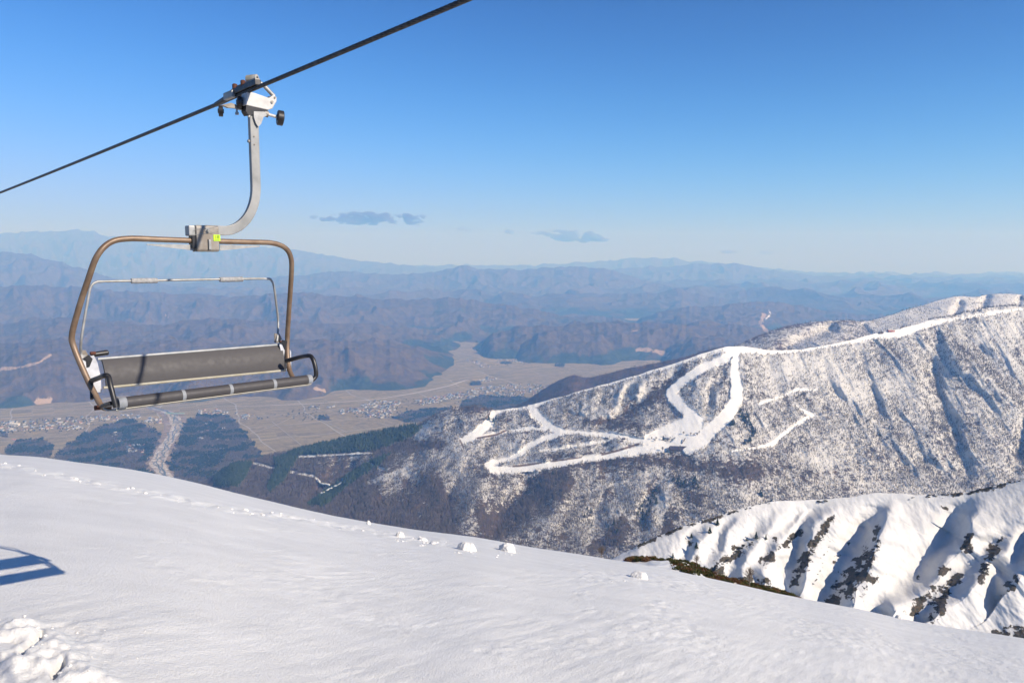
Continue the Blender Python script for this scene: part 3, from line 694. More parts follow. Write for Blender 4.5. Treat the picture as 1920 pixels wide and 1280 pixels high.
# ---------------- valley floor and everything on it
def on_floor(px, py, dz=0.):
    k, s_ = kd(px, py); Y = (ZV + dz) / s_
    return k * Y, Y
gx = np.linspace(-43500, 43500, 64); gy = np.concatenate([np.linspace(-2500, 3000, 6), np.linspace(3500, 43500, 56)])
GX, GY = np.meshgrid(gx, gy)
o = link('valley_ground', gridmesh('valley_ground', GX, GY, GX * 0 + ZV), M_FIELD); tag(o, kind='structure')
def ribbon(name, pts, mat, dz, kind='structure', sub=10, wob=0., seed=0):
    p = np.array(pts, float); t = np.linspace(0, len(p) - 1, (len(p) - 1) * sub + 1); i = np.arange(len(p))
    px, py, hw = (sinterp(np.stack([i, p[:, j]], -1), t) for j in range(3))
    if wob: px = px + wob * fbm(t * 1.3, t * 0 + seed, 3, seed)
    x, y = on_floor(px, py, dz); W = hw * y / F
    tx, ty = np.gradient(x), np.gradient(y); L = np.hypot(tx, ty); nx, ny = -ty / L, tx / L
    X = np.stack([x - nx * W, x + nx * W]); Y = np.stack([y - ny * W, y + ny * W])
    o = link(name, gridmesh(name, X, Y, X * 0 + ZV + dz), mat); tag(o, kind=kind); return o
tb = NT('river_stones'); P_ = tb.pos('Object')
M_STONES = tb.surf(tb.mix(tb.ramp(tb.noise(P_, .03, 5, .7), .4, .6), (.30, .24, .19), (.62, .58, .53)), .9, 0, tb.bump(tb.noise(P_, .08, 3), .6, 3.), .1)
M_SANDY = simple('dry_bank', (.20, .15, .11), (.34, .26, .20), .02, .95)
tb = NT('river_water'); P_ = tb.pos('Object'); M_WATER = tb.surf((.13, .155, .17), .45, 0, tb.bump(tb.noise(P_, .2, 2), .2, .5), .5)
rv = [(255, 757, 6), (285, 765, 7), (318, 775, 12), (326, 787, 15), (330, 797, 15), (322, 812, 14), (310, 830, 15), (299, 850, 18), (292, 866, 20), (300, 884, 18), (312, 898, 16), (320, 925, 15)]
ribbon('dry_riverbank', [(a, b, c * 1.35) for a, b, c in rv], M_SANDY, .6, wob=4, seed=401)
ribbon('riverbed', [(a + (4 if b > 800 else 2), b, c * .68) for a, b, c in rv], M_STONES, 1.3, wob=3, seed=411)
for j, (of, sd_) in enumerate(((-4, 421), (5, 431), (1, 441))):
    ribbon('river', [(a + of + 4, b, 1.0 if j < 2 else .7) for a, b, c in rv], M_WATER, 2. + j * .5, wob=9, seed=sd_)
ribbon('highway', [(400, 762, .8), (530, 759, 1.3), (575, 757, 1.7), (630, 753.5, 1.8), (690, 749.5, 2), (740, 743, 2), (800, 732, 2.2), (845, 722, 2.2), (868, 714, 2), (880, 711, 1)], simple('pale_highway', (.50, .46, .39), (.66, .61, .53), .01, .9), 2.5)
for p in ([(0, 767, 1), (120, 766, 1), (250, 765, .8)], [(560, 790, .6), (640, 772, .6), (700, 762, .6)], [(440, 783, .6), (540, 778, .6), (600, 770, .5)], [(470, 812, .6), (520, 795, .6), (560, 775, .6)], [(0, 822, .6), (60, 815, .6), (130, 812, .6)], [(850, 735, .5), (940, 726, .5), (1000, 722, .5)], [(880, 700, .5), (930, 690, .5), (1010, 684, .5)], [(680, 765, .6), (700, 756, .6), (690, 748, .6)], [(510, 790, .6), (560, 830, .6), (580, 845, .6)], [(600, 785, .6), (650, 810, .6)], [(700, 790, .6), (740, 800, .6)], [(180, 800, .5), (220, 790, .5), (260, 780, .5)]):
    ribbon('farm_road', p, M_TRACK, 1.8)

def poly_scatter(polys, n, dz=0.):
    out = []
    for poly in polys:
        p = np.array(poly, float); area = 0
        x, y = on_floor(p[:, 0], p[:, 1], dz)
        A = .5 * abs(np.dot(x, np.roll(y, 1)) - np.dot(y, np.roll(x, 1))); out.append((A, x, y))
    tot = sum(a for a, _, _ in out); res = []
    for A, x, y in out:
        m = max(1, int(n * A / tot)); q = RNG.random((m * 6 + 60, 2)) * [x.max() - x.min(), y.max() - y.min()] + [x.min(), y.min()]
        q = q[inpoly(q[:, 0], q[:, 1], list(zip(x, y)))][:m]; res.append(q)
    return np.concatenate(res)
WL = [(95, 868), (120, 838), (150, 815), (195, 797), (245, 786), (275, 797), (300, 812), (298, 830), (285, 848), (272, 868), (285, 890), (270, 915), (90, 890)]
WR = [(352, 790), (372, 776), (430, 779), (452, 800), (472, 828), (492, 852), (500, 872), (440, 885), (400, 915), (335, 915), (322, 890), (315, 868), (325, 845), (338, 822), (346, 800)]
wd = [WL, WR, [(8, 842), (35, 826), (80, 823), (102, 836), (95, 855), (20, 860)], [(0, 855), (95, 858), (90, 880), (0, 880)], [(595, 788), (597, 780), (617, 780), (620, 788)], [(735, 783), (770, 770), (820, 765), (850, 762), (820, 790), (760, 792)], [(868, 752), (900, 742), (1000, 746), (1100, 735), (1060, 765), (960, 775), (860, 770)], [(880, 722), (884, 716), (902, 716), (902, 722)], [(1040, 686), (1043, 682), (1058, 683), (1056, 688)], [(0, 818), (0, 808), (12, 812), (14, 820)], [(935, 682), (950, 676), (960, 682)]]
def rough(poly, a_=6., n_=9):
    """break the straight sides of a wood into bays and tongues"""
    out = []
    for i in range(len(poly)):
        (x0, y0), (x1, y1) = poly[i], poly[(i + 1) % len(poly)]
        for j in range(n_):
            t_ = j / n_; x_ = x0 + (x1 - x0) * t_; y_ = y0 + (y1 - y0) * t_
            out.append((x_ + a_ * float(fbm(x_ / 9., y_ / 6., 3, 461)), y_ + a_ * .4 * float(fbm(x_ / 9. + 30, y_ / 6., 3, 463))))
    return out
wd = [rough(w__, 9. if k__ < 2 else 3.) for k__, w__ in enumerate(wd)]
mb = MB()
for w__ in wd:
    p__ = np.array(w__, float); x__, y__ = on_floor(p__[:, 0], p__[:, 1], 1.); mb.add([(a, b, ZV + 1.) for a, b in zip(x__, y__)], [list(range(len(w__)))])
o = mb.build('woodland_ground', simple('leaf_litter', (.075, .060, .042), (.13, .10, .07), .02, .95)); tag(o, kind='structure')
q = poly_scatter(wd, 16000)
cl = fbm(q[:, 0] / 160, q[:, 1] / 160, 3, 451) > -.02
P = np.stack([q[:, 0], q[:, 1], np.full(len(q), ZV)], -1)
o = link('valley_evergreen_woods', blob_wood_mesh('valley_evergreen_woods', P[cl], 14, 6.2, 9), M_WOODGREEN, None, False); tag(o, 'dark evergreen woods on the valley floor on both sides of the river', 'woods', kind='stuff')
o = link('valley_leafless_woods', twig_mesh('valley_leafless_woods', np.concatenate([P[~cl], P[::7]]), 12, .8, 9, .7), leafless('valley_twigs', (.075, .06, .045), (.12, .095, .075)), None, False); tag(o, 'brown leafless trees mixed into the valley woods', 'woods', kind='stuff')
q = poly_scatter([[(150, 812), (300, 786), (290, 800), (160, 820)], [(0, 790), (230, 778), (160, 812), (0, 812)], [(632, 772), (800, 742), (750, 785), (690, 788)], [(770, 757), (1027, 722), (1027, 745), (800, 760)], [(440, 790), (600, 760), (600, 790)], [(870, 690), (1020, 672), (1000, 682)]], 420)
o = link('village_trees', blob_wood_mesh('village_trees', np.stack([q[:, 0], q[:, 1], np.full(len(q), ZV)], -1), 11, 5, 9), M_WOODGREEN, None, False); tag(o, 'dark trees scattered between the village houses', 'trees', kind='stuff')

# ---- far hills, range behind range
RANGES = [  # crest px,py ; distance px,D ; front width, back width
    ([(-250, 640), (0, 642), (90, 632), (200, 645), (320, 636), (440, 648), (560, 640), (650, 646), (740, 652), (800, 662), (850, 674), (885, 690), (910, 708)], [(-250, 7200), (400, 7200), (600, 7150), (750, 7500), (890, 8300)], 1600, 1600),
    ([(-250, 596), (0, 606), (120, 594), (260, 606), (420, 596), (560, 604), (700, 610), (780, 622), (850, 634), (900, 650), (960, 668)], [(-250, 9300), (600, 9400), (960, 10200)], 1900, 1700),
    ([(-250, 530), (0, 536), (100, 533), (200, 543), (330, 548), (450, 556), (560, 548), (640, 556), (760, 560), (860, 558), (960, 575), (1060, 590), (1150, 600), (1300, 610), (1500, 640)], [(-250, 12500), (700, 12800), (1500, 12000)], 2600, 2400),
    ([(880, 680), (910, 636), (960, 616), (1040, 606), (1120, 600), (1230, 604), (1350, 610), (1500, 630), (2200, 640)], [(880, 9500), (2200, 9500)], 1500, 2200),
    ([(940, 690), (985, 642), (1060, 622), (1130, 630), (1185, 672)], [(940, 8600), (1185, 8700)], 1100, 1200),
    ([(1215, 690), (1260, 646), (1330, 630), (1420, 640), (1500, 660)], [(1215, 8700), (1500, 8600)], 1100, 1500),
    ([(1080, 640), (1180, 606), (1240, 585), (1290, 576), (1340, 575), (1400, 568), (1440, 566), (1500, 575), (1560, 583), (1640, 592), (1800, 606), (2200, 620)], [(1080, 12800), (2200, 12500)], 2200, 1800),
    ([(500, 575), (700, 562), (900, 556), (1100, 552), (1200, 550), (1240, 548), (1266, 540), (1300, 550), (1380, 560), (1600, 580), (2200, 590)], [(500, 15500), (2200, 15500)], 2000, 1600),
    ([(-250, 478), (-60, 478), (0, 472), (60, 475), (100, 486), (130, 494), (170, 508), (230, 524), (320, 535), (420, 545)], [(-250, 17000), (420, 16500)], 2600, 2200),
    ([(100, 560), (250, 540), (380, 528), (470, 522), (560, 516), (640, 508), (700, 512), (780, 512), (830, 506), (872, 498), (900, 503), (960, 504), (1050, 500), (1135, 504), (1180, 516), (1240, 532), (1320, 545), (1500, 560)], [(100, 18500), (1500, 19000)], 2400, 2000),
    ([(1300, 580), (1450, 585), (1520, 572), (1560, 562), (1600, 556), (1640, 560), (1700, 571), (1800, 570), (1950, 572), (2200, 570)], [(1300, 15500), (2200, 15500)], 1800, 1500),
    ([(1150, 548), (1300, 536), (1400, 530), (1600, 534), (1800, 540), (2200, 542)], [(1150, 20000), (2200, 20000)], 2400, 2200),
    ([(950, 520), (1060, 510), (1140, 504), (1200, 500), (1260, 498), (1310, 494), (1400, 497), (1440, 505), (1500, 513), (1600, 532), (1700, 548), (1850, 555), (2200, 555)], [(950, 23500), (2200, 23500)], 2200, 1800),
    ([(-250, 448), (-60, 442), (0, 438), (60, 434), (105, 434), (150, 430), (185, 434), (215, 443), (260, 450), (340, 453), (420, 456), (470, 459), (540, 466), (600, 476), (660, 486), (720, 491), (760, 497), (830, 503), (950, 512), (1300, 530)], [(-250, 26000), (1300, 26000)], 3600, 1800),
    ([(700, 500), (850, 496), (960, 497), (1060, 493), (1130, 488), (1180, 484), (1240, 483), (1300, 489), (1400, 498), (1600, 520), (1800, 540), (2200, 545)], [(700, 28800), (2200, 28800)], 1500, 1200),
]
nc, nr = int(1250 * Q), int(760 * Q)
kk = np.linspace(-.80, .80, nc); dd_ = 4700 * (43000 / 4700) ** np.linspace(0, 1, nr)
K, Dg = np.meshgrid(kk, dd_); Xf = K * Dg
PXc = 960 + K[0] * F * (cp - sp * -.05)          # pixel column of each azimuth (near the horizon)
wx = 420 * fbm(Xf / 2600, Dg / 2600, 3, 501); wy = 420 * fbm(Xf / 2600 + 50, Dg / 2600, 3, 511)
rg = ridged((Xf + wx) / 2000, (Dg + wy) / 2000, 5, 521, .5); rs = ridged((Xf + wx * .5) / 820, (Dg + wy * .5) / 820, 4, 531, .5)
Zf = np.full(Xf.shape, ZV - 60.)
for crest, Dp, wf, wb in RANGES:
    st_ = lambda D_: D_ if D_ < 13000 else 13000 + (D_ - 13000) * 1.72
    if Dp[0][1] > 13000: wf, wb = wf * 1.5, wb * 1.5
    Dp = [(a_, st_(b_)) for a_, b_ in Dp]
    pc = sinterp(crest, PXc); Dc = interp(Dp, PXc)
    inside = sstep(crest[0][0] - 60, crest[0][0] + 10, PXc) * sstep(crest[-1][0] + 60, crest[-1][0] - 10, PXc)
    zc = kd(PXc, pc)[1] * Dc + .012 * Dc * .16 * fbm(PXc / 26, PXc * 0 + Dc[0] / 977, 4, 541)
    q = (Dg - Dc + 500 * fbm(Xf / 3000, Dg / 3000, 2, 551) * (Dc < 20000)) / np.where(Dg < Dc, wf, wb)
    pr = np.clip(1 - np.abs(q) ** 1.15, 0, 1)
    H = (zc - ZV) * inside
    sm = 4 * pr * (1 - pr) * (.55 if Dp[0][1] > 13000 else 1.)
    h = H * (pr + sm * (.62 * (rg - .42) + .30 * (rs - .42)) + .04 * (rs - .5) * pr)
    Zf = np.maximum(Zf, ZV - 60 + h * (1 + 60 / np.maximum(H, 150)))
far_ = sstep(13500, 17000, Dg); Zf = np.maximum(Zf, ZV - 60 + far_ * (120 + 420 * ridged((Xf + wx) / 3300, (Dg + wy) / 4200, 4, 581)))
gen = sstep(0, 150, Zf - ZV + 20)
Zf = Zf + gen * sstep(40000, 12000, Dg) * (26 * (ridged(Xf / 330, Dg / 330, 4, 561) - .45) + 7 * fbm(Xf / 90, Dg / 90, 3, 571))
pxf, pyf = proj(Xf, Dg, Zf)
hgt = (Zf - ZV) / 500.
ever = .05 - .42 * np.clip(hgt, 0, 1) + .26 * sstep(170, 0, Zf - ZV) * sstep(-.35, .25, fbm(Xf / 700, Dg / 700, 3, 591)) + .16 * sstep(500, 1000, pxf)
clear = np.zeros(Xf.shape)
for pl, a_ in (([(0, 692, 5), (40, 688, 4), (75, 678, 4), (95, 665, 3)], .8), ([(72, 752, 10), (92, 752, 10)], .9), ([(1432, 590, 7), (1425, 605, 6), (1440, 625, 8), (1455, 635, 6)], .75), ([(307, 588, 3), (315, 594, 3)], .9), ([(590, 728, 5), (607, 732, 6)], .8), ([(1195, 655, 6), (1230, 658, 6), (1250, 665, 8)], .8), ([(1180, 622, 3), (1195, 620, 3)], .6)):
    d, _, w_, _ = pdist(pxf, pyf, pl); clear = np.maximum(clear, a_ * np.exp(-(d / w_) ** 2))
snowf = np.where(Dg > 27000, sstep(500, 1100, Zf) * .22 * sstep(500, 250, pxf) + sstep(-100, 300, Zf) * .4 * sstep(38000, 39000, Dg), 0)
d, _, w_, _ = pdist(pxf, pyf, [(1440, 580, 2), (1446, 588, 2), (1436, 598, 2)]); snowf = np.maximum(snowf, .8 * np.exp(-(d / w_) ** 2) * (Dg < 13500))
o = link('distant_hills', gridmesh('distant_hills', Xf, Dg, Zf, [ever + .0, clear, snowf]), M_HILL); tag(o, kind='structure')


# ================================================================== the chairlift: haul rope and chair
CX, CY = -3.04, 7.7
UD = Vector((math.cos(R(45)), math.sin(R(45)), 0)); VD = Vector((math.sin(R(45)), -math.cos(R(45)), 0))
chair = bpy.data.objects.new('chairlift_chair', None); C.objects.link(chair)
chair.location = (CX, CY, 0); chair.rotation_euler.z = R(45)      # local x = along the seat, local -y = forward
tag(chair, 'empty chairlift chair with brown tube frame and grey pads hanging over the snow', 'chairlift chair')
def onv(px, py, v):
    """pixel -> chair coordinates on the plane v metres in front of the frame; returns local (x, y, z)"""
    k, s_ = kd(px, py)
    # (CX + u c + v c) = k (CY + u c - v c)
    c = math.cos(R(45)); u = (k * (CY - v * c) - CX - v * c) / (c * (1 - k)); Y = CY + u * c - v * c
    return Vector((float(u), -v, float(s_ * Y)))
def onu(px, py, u):
    k, s_ = kd(px, py); c = math.cos(R(45)); v = (k * (CY + u * c) - CX - u * c) / (c * (1 + k)); Y = CY + u * c - v * c
    return Vector((u, float(-v), float(s_ * Y)))

M_TUBE = simple('rusty_tube_paint', (.165, .108, .068), (.25, .178, .12), 5, .45, .25, .25, 60, .002, .5)
M_GALV = simple('galvanised_steel', (.27, .275, .265), (.40, .40, .385), 9, .5, .35, .2, 50, .001, .5)
M_GALV2 = simple('stained_steel', (.22, .19, .155), (.34, .32, .285), 6, .55, .3, .2, 40, .001, .5)
M_WHITE = simple('white_paint', (.46, .45, .42), (.60, .59, .56), 8, .45, 0, .1, 50, .001, .4)
M_PAD = simple('dark_grey_vinyl', (.052, .049, .051), (.054, .051, .053), 9, .6, 0, .3, 90, .0015, .5)
M_RUB = simple('black_rubber', (.012, .012, .013), (.026, .025, .025), 12, .4, 0, .2, 60, .001, .5)
M_STRAP = simple('grey_strap', (.21, .225, .24), (.29, .305, .32), 12, .6)
M_RUST = simple('rust', (.07, .026, .018), (.13, .05, .032), 14, .8, .1, .4, 80, .001)
M_ROPE = simple('greasy_wire_rope', (.045, .042, .042), (.10, .095, .09), 20, .38, .75, .2, 200, .0006, .5)
M_GREEN = simple('sticker_green', (.50, .80, .02), (.56, .86, .04), 20, .5)
M_INK = simple('sticker_ink', (.03, .04, .02), (.05, .06, .03), 20, .6)

# --- frame tube
def P3(lst): return [onv(*p) for p in lst]
fr = P3([(209, 765, .06), (192, 762, .02), (176, 735, -.10), (159, 700, -.20), (139, 652, -.29), (135, 628, -.28), (147, 580, -.20), (165, 525, -.08), (182, 480, 0), (206, 455, 0), (240, 447.5, 0), (300, 449, 0), (388, 452, 0), (470, 454, 0), (512, 456, 0), (536, 466, 0), (546, 486, -.01), (546, 520, -.06), (542, 580, -.20), (539, 630, -.30), (539, 665, -.27), (542, 690, -.20), (549, 708, -.08), (556, 716, .02)])
def cat(pts, n=6):
    out = []; m = len(pts)
    for i in range(m - 1):
        p0, p1, p2, p3 = pts[max(i - 1, 0)], pts[i], pts[i + 1], pts[min(i + 2, m - 1)]
        for j in range(n):
            t_ = j / n; t2, t3 = t_ * t_, t_ ** 3
            out.append(.5 * ((2 * p1) + (p2 - p0) * t_ + (2 * p0 - 5 * p1 + 4 * p2 - p3) * t2 + (3 * p1 - p0 - 3 * p2 + p3) * t3))
    return out + [pts[-1]]
mb = MB(); mb.tube(cat(fr), .0268, 16); mb.build('frame', M_TUBE, chair, True, auto=60)
# gussets under the top bar either side of the clamp
for a, b, c_ in (((275, 457.5), (366, 459), (366, 470)), ((487, 461), (412, 459), (412, 470))):
    pl = [onv(a[0], a[1], 0), onv(b[0], b[1], 0), onv(c_[0], c_[1], 0), onv(a[0], a[1] + 1.8, 0)]
    mb = MB(); mb.prism([q + Vector((0, -.004, 0)) for q in pl], (0, .008, 0)); g = mb.build('gusset', M_GALV, chair)
    g['label'] = 'pale tapering gusset plate under the top bar'

# --- hanger: box section arm from the grip down and round to the clamp
hu = .56
hp = [Vector((hu, 0, 1.50)), Vector((hu, 0, .72))]
zc = onv(430, 433, 0).z
hp = [Vector((hu, 0, 1.50)), Vector((hu, 0, .74))]
rx, rz = hu - .20, .74 - zc
for i in range(1, 15):
    a = math.pi / 2 * i / 14
    hp.append(Vector((hu - rx * (1 - math.cos(a)), 0, .74 - rz * math.sin(a))))
hp.append(Vector((.02, 0, zc + .004)))
mb = MB(); mb.tube(hp, 0, sq=(.049, .026), up=Vector((0, 1, 0))); mb_h = mb
# section: N follows up (=local y, the 9 cm face seen from the front is along x) -> rotate by building with x as first axis
mb = MB(); mb.tube(hp, 0, sq=(.027, .047), up=Vector((0, 1, 0)))
hg = mb.build('hanger', simple('weathered_hanger_steel', (.23, .235, .225), (.34, .34, .325), 4, .5, .2, .3, 50, .0015, .4), chair)
md = hg.modifiers.new('edge', 'BEVEL'); md.width = .006; md.segments = 2
for z_ in (1.24, 1.16):
    mb = MB(); mb.tube([Vector((hu - .01, -.028, z_)), Vector((hu - .01, -.038, z_))], .007, 8); mb.build('bolt', M_GALV2, hg)
mb = MB(); mb.tube([Vector((hu - .048, 0, 1.19)), Vector((hu - .066, 0, 1.19))], .016, 10); mb.build('bolt', M_GALV2, hg)
# --- clamp block
cz0 = onv(388, 472, 0).z; cz1 = onv(388, 423, 0).z
cl = MB(); x0, x1 = -.10, .125
prof = [(-.062, cz0 + .02), (-.048, cz0), (.048, cz0), (.062, cz0 + .02), (.062, cz1 - .02), (.05, cz1), (-.05, cz1), (-.062, cz1 - .02)]
cl.prism([(x0, p[0], p[1]) for p in prof], (x1 - x0, 0, 0))
clo = cl.build('hanger_clamp', [M_GALV2], chair)
md = clo.modifiers.new('edge', 'BEVEL'); md.width = .007; md.segments = 2
mb = MB(); mb.box((-.135, .0, cz1 - .055), (.032, .05, .05), bev=.012); mb.build('clamp_end', M_GALV, clo)
mb = MB(); mb.box((-.118, .0, (cz0 + cz1) / 2 - .03), (.017, .045, .065), bev=.004); mb.build('rubber_buffer', M_RUB, clo)
bz = onv(392, 432, .06).z
mb = MB(); mb.tube([Vector((.01, -.060, bz)), Vector((.01, -.092, bz - .004))], .014, 6); mb.tube([Vector((.01, -.060, bz)), Vector((.01, -.067, bz))], .024, 14); mb.build('bolt', M_GALV, clo)
pz = onv(395, 459, .06).z
mb = MB(); mb.box((.028, -.066, pz), (.013, .006, .048), bev=.004); o = mb.build('slot_plate', M_GALV, clo)
mb = MB(); mb.box((.012, -.0625, pz), (.006, .002, .052)); mb.build('slot', M_RUB, clo)
# wire strands over the clamp
mb = MB()
for dz_ in (0, .05): mb.tube([Vector((-.12, -.066, cz1 - .045 - dz_)), Vector((-.02, -.068, cz1 - .03 - dz_)), Vector((.06, -.067, cz1 - .022 - dz_)), Vector((.122, -.066, cz1 + .0 - dz_))], .0022, 6)
mb.build('wire', M_GALV, clo)
# number sticker
sx, sz = onv(406.5, 446, .064).x, onv(406.5, 446, .064).z
mb = MB(); mb.box((sx, -.0665, sz), (.034, .0012, .030)); st = mb.build('number_sticker', M_GREEN, clo)
st['label'] = 'yellow green sticker with the number 18'
tc = bpy.data.curves.new('t', 'FONT'); tc.body = '18'; tc.size = .046; tc.align_x = 'CENTER'; tc.align_y = 'CENTER'; tc.extrude = .0006
to = bpy.data.objects.new('t', tc); C.objects.link(to); bpy.context.view_layer.update()
me = bpy.data.meshes.new_from_object(to.evaluated_get(bpy.context.evaluated_depsgraph_get()))
bpy.data.objects.remove(to)
for v in me.vertices: v.co = Vector((v.co.x + sx, -.0685 - v.co.z * 1, v.co.y + sz + .006))
me.materials.clear(); dg = link('digits', me, M_INK, st, False)
mb = MB(); mb.box((sx, -.0682, sz - .021), (.024, .0005, .0016)); mb.build('underline', M_INK, st)

# --- backrest
bl, br_ = onv(183, 673, -.34), onv(530, 645.5, -.34)
bl2, br2 = onv(192, 727, -.24), onv(535.5, 694, -.24)
def quad_grid(a, b, c_, d, nu, nv, bulge, off=0):
    """a-b top edge, d-c bottom edge; bulging towards the front"""
    V = []
    n_ = (b - a).cross(d - a).normalized()
    if n_.y > 0: n_ = -n_
    for j in range(nv + 1):
        t_ = j / nv
        for i in range(nu + 1):
            s_ = i / nu; p = (a * (1 - s_) + b * s_) * (1 - t_) + (d * (1 - s_) + c_ * s_) * t_
            V.append(p + n_ * (math.sin(math.pi * t_) * bulge + off + 0))
    Fs = [[j * (nu + 1) + i, j * (nu + 1) + i + 1, (j + 1) * (nu + 1) + i + 1, (j + 1) * (nu + 1) + i] for j in range(nv) for i in range(nu)]
    return V, Fs, n_
e = Vector((.035, 0, 0))
V, Fs, n_ = quad_grid(bl + e, br_ - e * .6, br2 - e * .5, bl2 + e, 40, 12, .028, .006)
mb = MB(); mb.add(V, Fs); n0 = len(V)
V2 = [v - n_ * .03 for v in V]; mb.add(V2, [f[::-1] for f in Fs])
nu, nv = 40, 12
bd = [i for i in range(nu + 1)] + [(j + 1) * (nu + 1) - 1 for j in range(1, nv + 1)] + [nv * (nu + 1) + i for i in range(nu - 1, -1, -1)] + [j * (nu + 1) for j in range(nv - 1, 0, -1)]
mb.f += [(bd[i], bd[(i + 1) % len(bd)], bd[(i + 1) % len(bd)] + n0, bd[i] + n0) for i in range(len(bd))]; mb.mi += [0] * len(bd)
bk = mb.build('backrest', M_PAD, chair, True, auto=50)
for a, b, nm in ((bl, br_, 'pale upper rail of the backrest'), (bl2 + Vector((.01, 0, 0)), br2, 'yellowed lower rail of the backrest')):
    mb = MB(); mb.tube([a, b], .0135, 12); r_ = mb.build('backrest_rail', simple('worn_rail', (.30, .32, .32), (.44, .45, .44), 6, .5, .2) if 'upper' in nm else simple('yellowed_rail', (.30, .275, .19), (.42, .40, .33), 5, .5, 0, .1), bk, True); r_['label'] = nm
# end plates with reinforcing
def plate(pts, th, nm='end_plate', mat=None, par=None):
    mb = MB(); mb.prism(pts, (th, 0, 0)); return mb.build(nm, mat or M_WHITE, par or bk)
def PV(lst, v): return [onv(a, b, v) for a, b in lst]
L_ = PV([(151, 664), (172, 668), (180, 681), (188, 715), (189, 736), (174, 733), (160, 700)], -.30); plate([Vector((q.x, q.y, q.z)) for q in L_], .006)
mb = MB(); q0 = PV([(152, 672), (176, 666), (183, 680), (189, 706), (190, 735), (176, 735), (163, 703)], -.29)
# plates face the viewer a little: built as thin slabs in the plane of the backrest ends
mb.prism(q0, (0, .006, 0)); mb.build('end_plate', simple('scuffed_white_plate', (.42, .43, .45), (.60, .61, .63), 9, .5, 0, .15), bk)
q0 = PV([(524, 646), (532, 641), (541, 650), (546, 660), (546, 690), (533, 694), (530, 672)], -.29)
mb = MB(); mb.prism(q0, (0, .006, 0)); mb.build('end_plate', simple('scuffed_white_plate', (.42, .43, .45), (.60, .61, .63), 9, .5, 0, .15), bk)
for (a, b) in ((174, 662), (528, 641)):
    p = onv(a, b, -.30); mb = MB(); mb.tube([p + Vector((-.022, 0, 0)), p + Vector((.022, 0, 0))], .016, 10); mb.build('pivot_bolt', M_RUST, bk)
# black pivot covers
q0 = PV([(153, 672), (165, 665), (172, 672), (166, 687), (161, 688), (160, 676)], -.31); mb = MB(); mb.prism(q0, (0, -.03, 0)); mb.build('pivot_cover', M_RUB, chair)
q0 = PV([(523, 642), (529, 637), (537, 639), (536, 652), (532, 655), (528, 646)], -.31); mb = MB(); mb.prism(q0, (0, -.03, 0)); mb.build('pivot_cover', M_RUB, chair)
# roller stop at the left end of the backrest
a, b = onv(171, 665, -.36), onv(203, 660.5, -.36)
mb = MB(); mb.tube([a, a.lerp(b, .04), a.lerp(b, .96), b], 0, 16, rs=[.019, .025, .025, .019]); mb.build('roller_stop', M_RUB, chair, True)

# --- safety bar swung up behind the seat
sb = P3([(156, 672, -.40), (152, 660, -.42), (152, 640, -.36), (158, 600, -.36), (165, 560, -.36), (170, 538, -.36), (180, 529, -.36), (200, 527.5, -.36), (330, 525, -.36), (440, 523, -.36), (498, 522.5, -.36), (509, 526, -.36), (514, 540, -.36), (518, 570, -.43), (521.5, 600, -.48), (521, 625, -.42), (519, 640, -.38)])
mb = MB(); mb.tube(cat(sb), .0125, 10); sbo = mb.build('safety_bar', M_GALV, chair, True, auto=60)
for a, b in ((246, 295), (412, 455)):
    pa, pb = onv(a, 526.6 if a < 300 else 524.2, -.36), onv(b, 526 if a < 300 else 523.4, -.36)
    mb = MB(); n = 40; pts = [pa.lerp(pb, i / n) for i in range(n + 1)]
    mb.tube(pts, 0, 12, rs=[.024 + (.0045 if i % 2 else 0) for i in range(n + 1)]); mb.build('grip_pad', simple('white_mesh_pad', (.32, .32, .31), (.50, .49, .48), 40, .8), sbo)
for cxp, cyp in ((156, 664), (519, 633)):
    q0 = PV([(cxp - 5, cyp - 8), (cxp + 4, cyp - 8), (cxp + 9, cyp + 2), (cxp + 2, cyp + 10), (cxp - 5, cyp + 9)], -.42); mb = MB(); mb.prism(q0, (0, -.01, 0)); mb.build('hinge_plate', M_GALV2, sbo)

# --- seat: tipped-back pad, its rolled front edge facing us
f0, f1 = onv(222, 756, .30), onv(583, 711, .30)
ra = .052
seat_dir = Vector((0, 1, -.20)).normalized()     # towards the back and down
def seat_prof(scale=1., cap=0.):
    """section of the pad in (along seat_dir, up) : rounded nose then a thin slab"""
    out = []
    for j in range(17):
        a = -math.pi * .5 - math.pi * j / 16 * 1.0      # underside -> nose -> top
        out.append((math.cos(a) * ra * scale * .95, math.sin(a) * ra * scale))
    return out
def seat_mesh(xa, xb, sc_=1., depth=.42, nseg=60):
    mb = MB(); up = Vector((0, .20, 1)).normalized()
    pr = [(-math.sin(math.pi * j / 16) * ra * sc_, -math.cos(math.pi * j / 16) * ra * sc_) for j in range(17)]
    pr += [(depth * .25, ra * sc_ * .95), (depth * .55, ra * sc_ * .55 - .01), (depth, ra * sc_ * .45 - .0), (depth, -ra * .2), (depth * .5, -ra * sc_ * .6)]
    rows = []
    for i in range(nseg + 1):
        t_ = i / nseg; tt = xa + (xb - xa) * t_; c_ = f0.lerp(f1, tt)
        w_ = 1 + .004 * math.sin(i * 1.7) + (.0 if 0 < i < nseg else -.06)
        rows.append([c_ + seat_dir * a * w_ + up * b * w_ for a, b in pr])
    m = len(pr); mb.add([p for r_ in rows for p in r_], [[i * m + j, i * m + (j + 1) % m, (i + 1) * m + (j + 1) % m, (i + 1) * m + j] for i in range(nseg) for j in range(m)] + [list(range(m))[::-1], [nseg * m + j for j in range(m)]])
    return mb
st_ = seat_mesh(0.03, .985).build('seat', M_PAD, chair, True, auto=50)
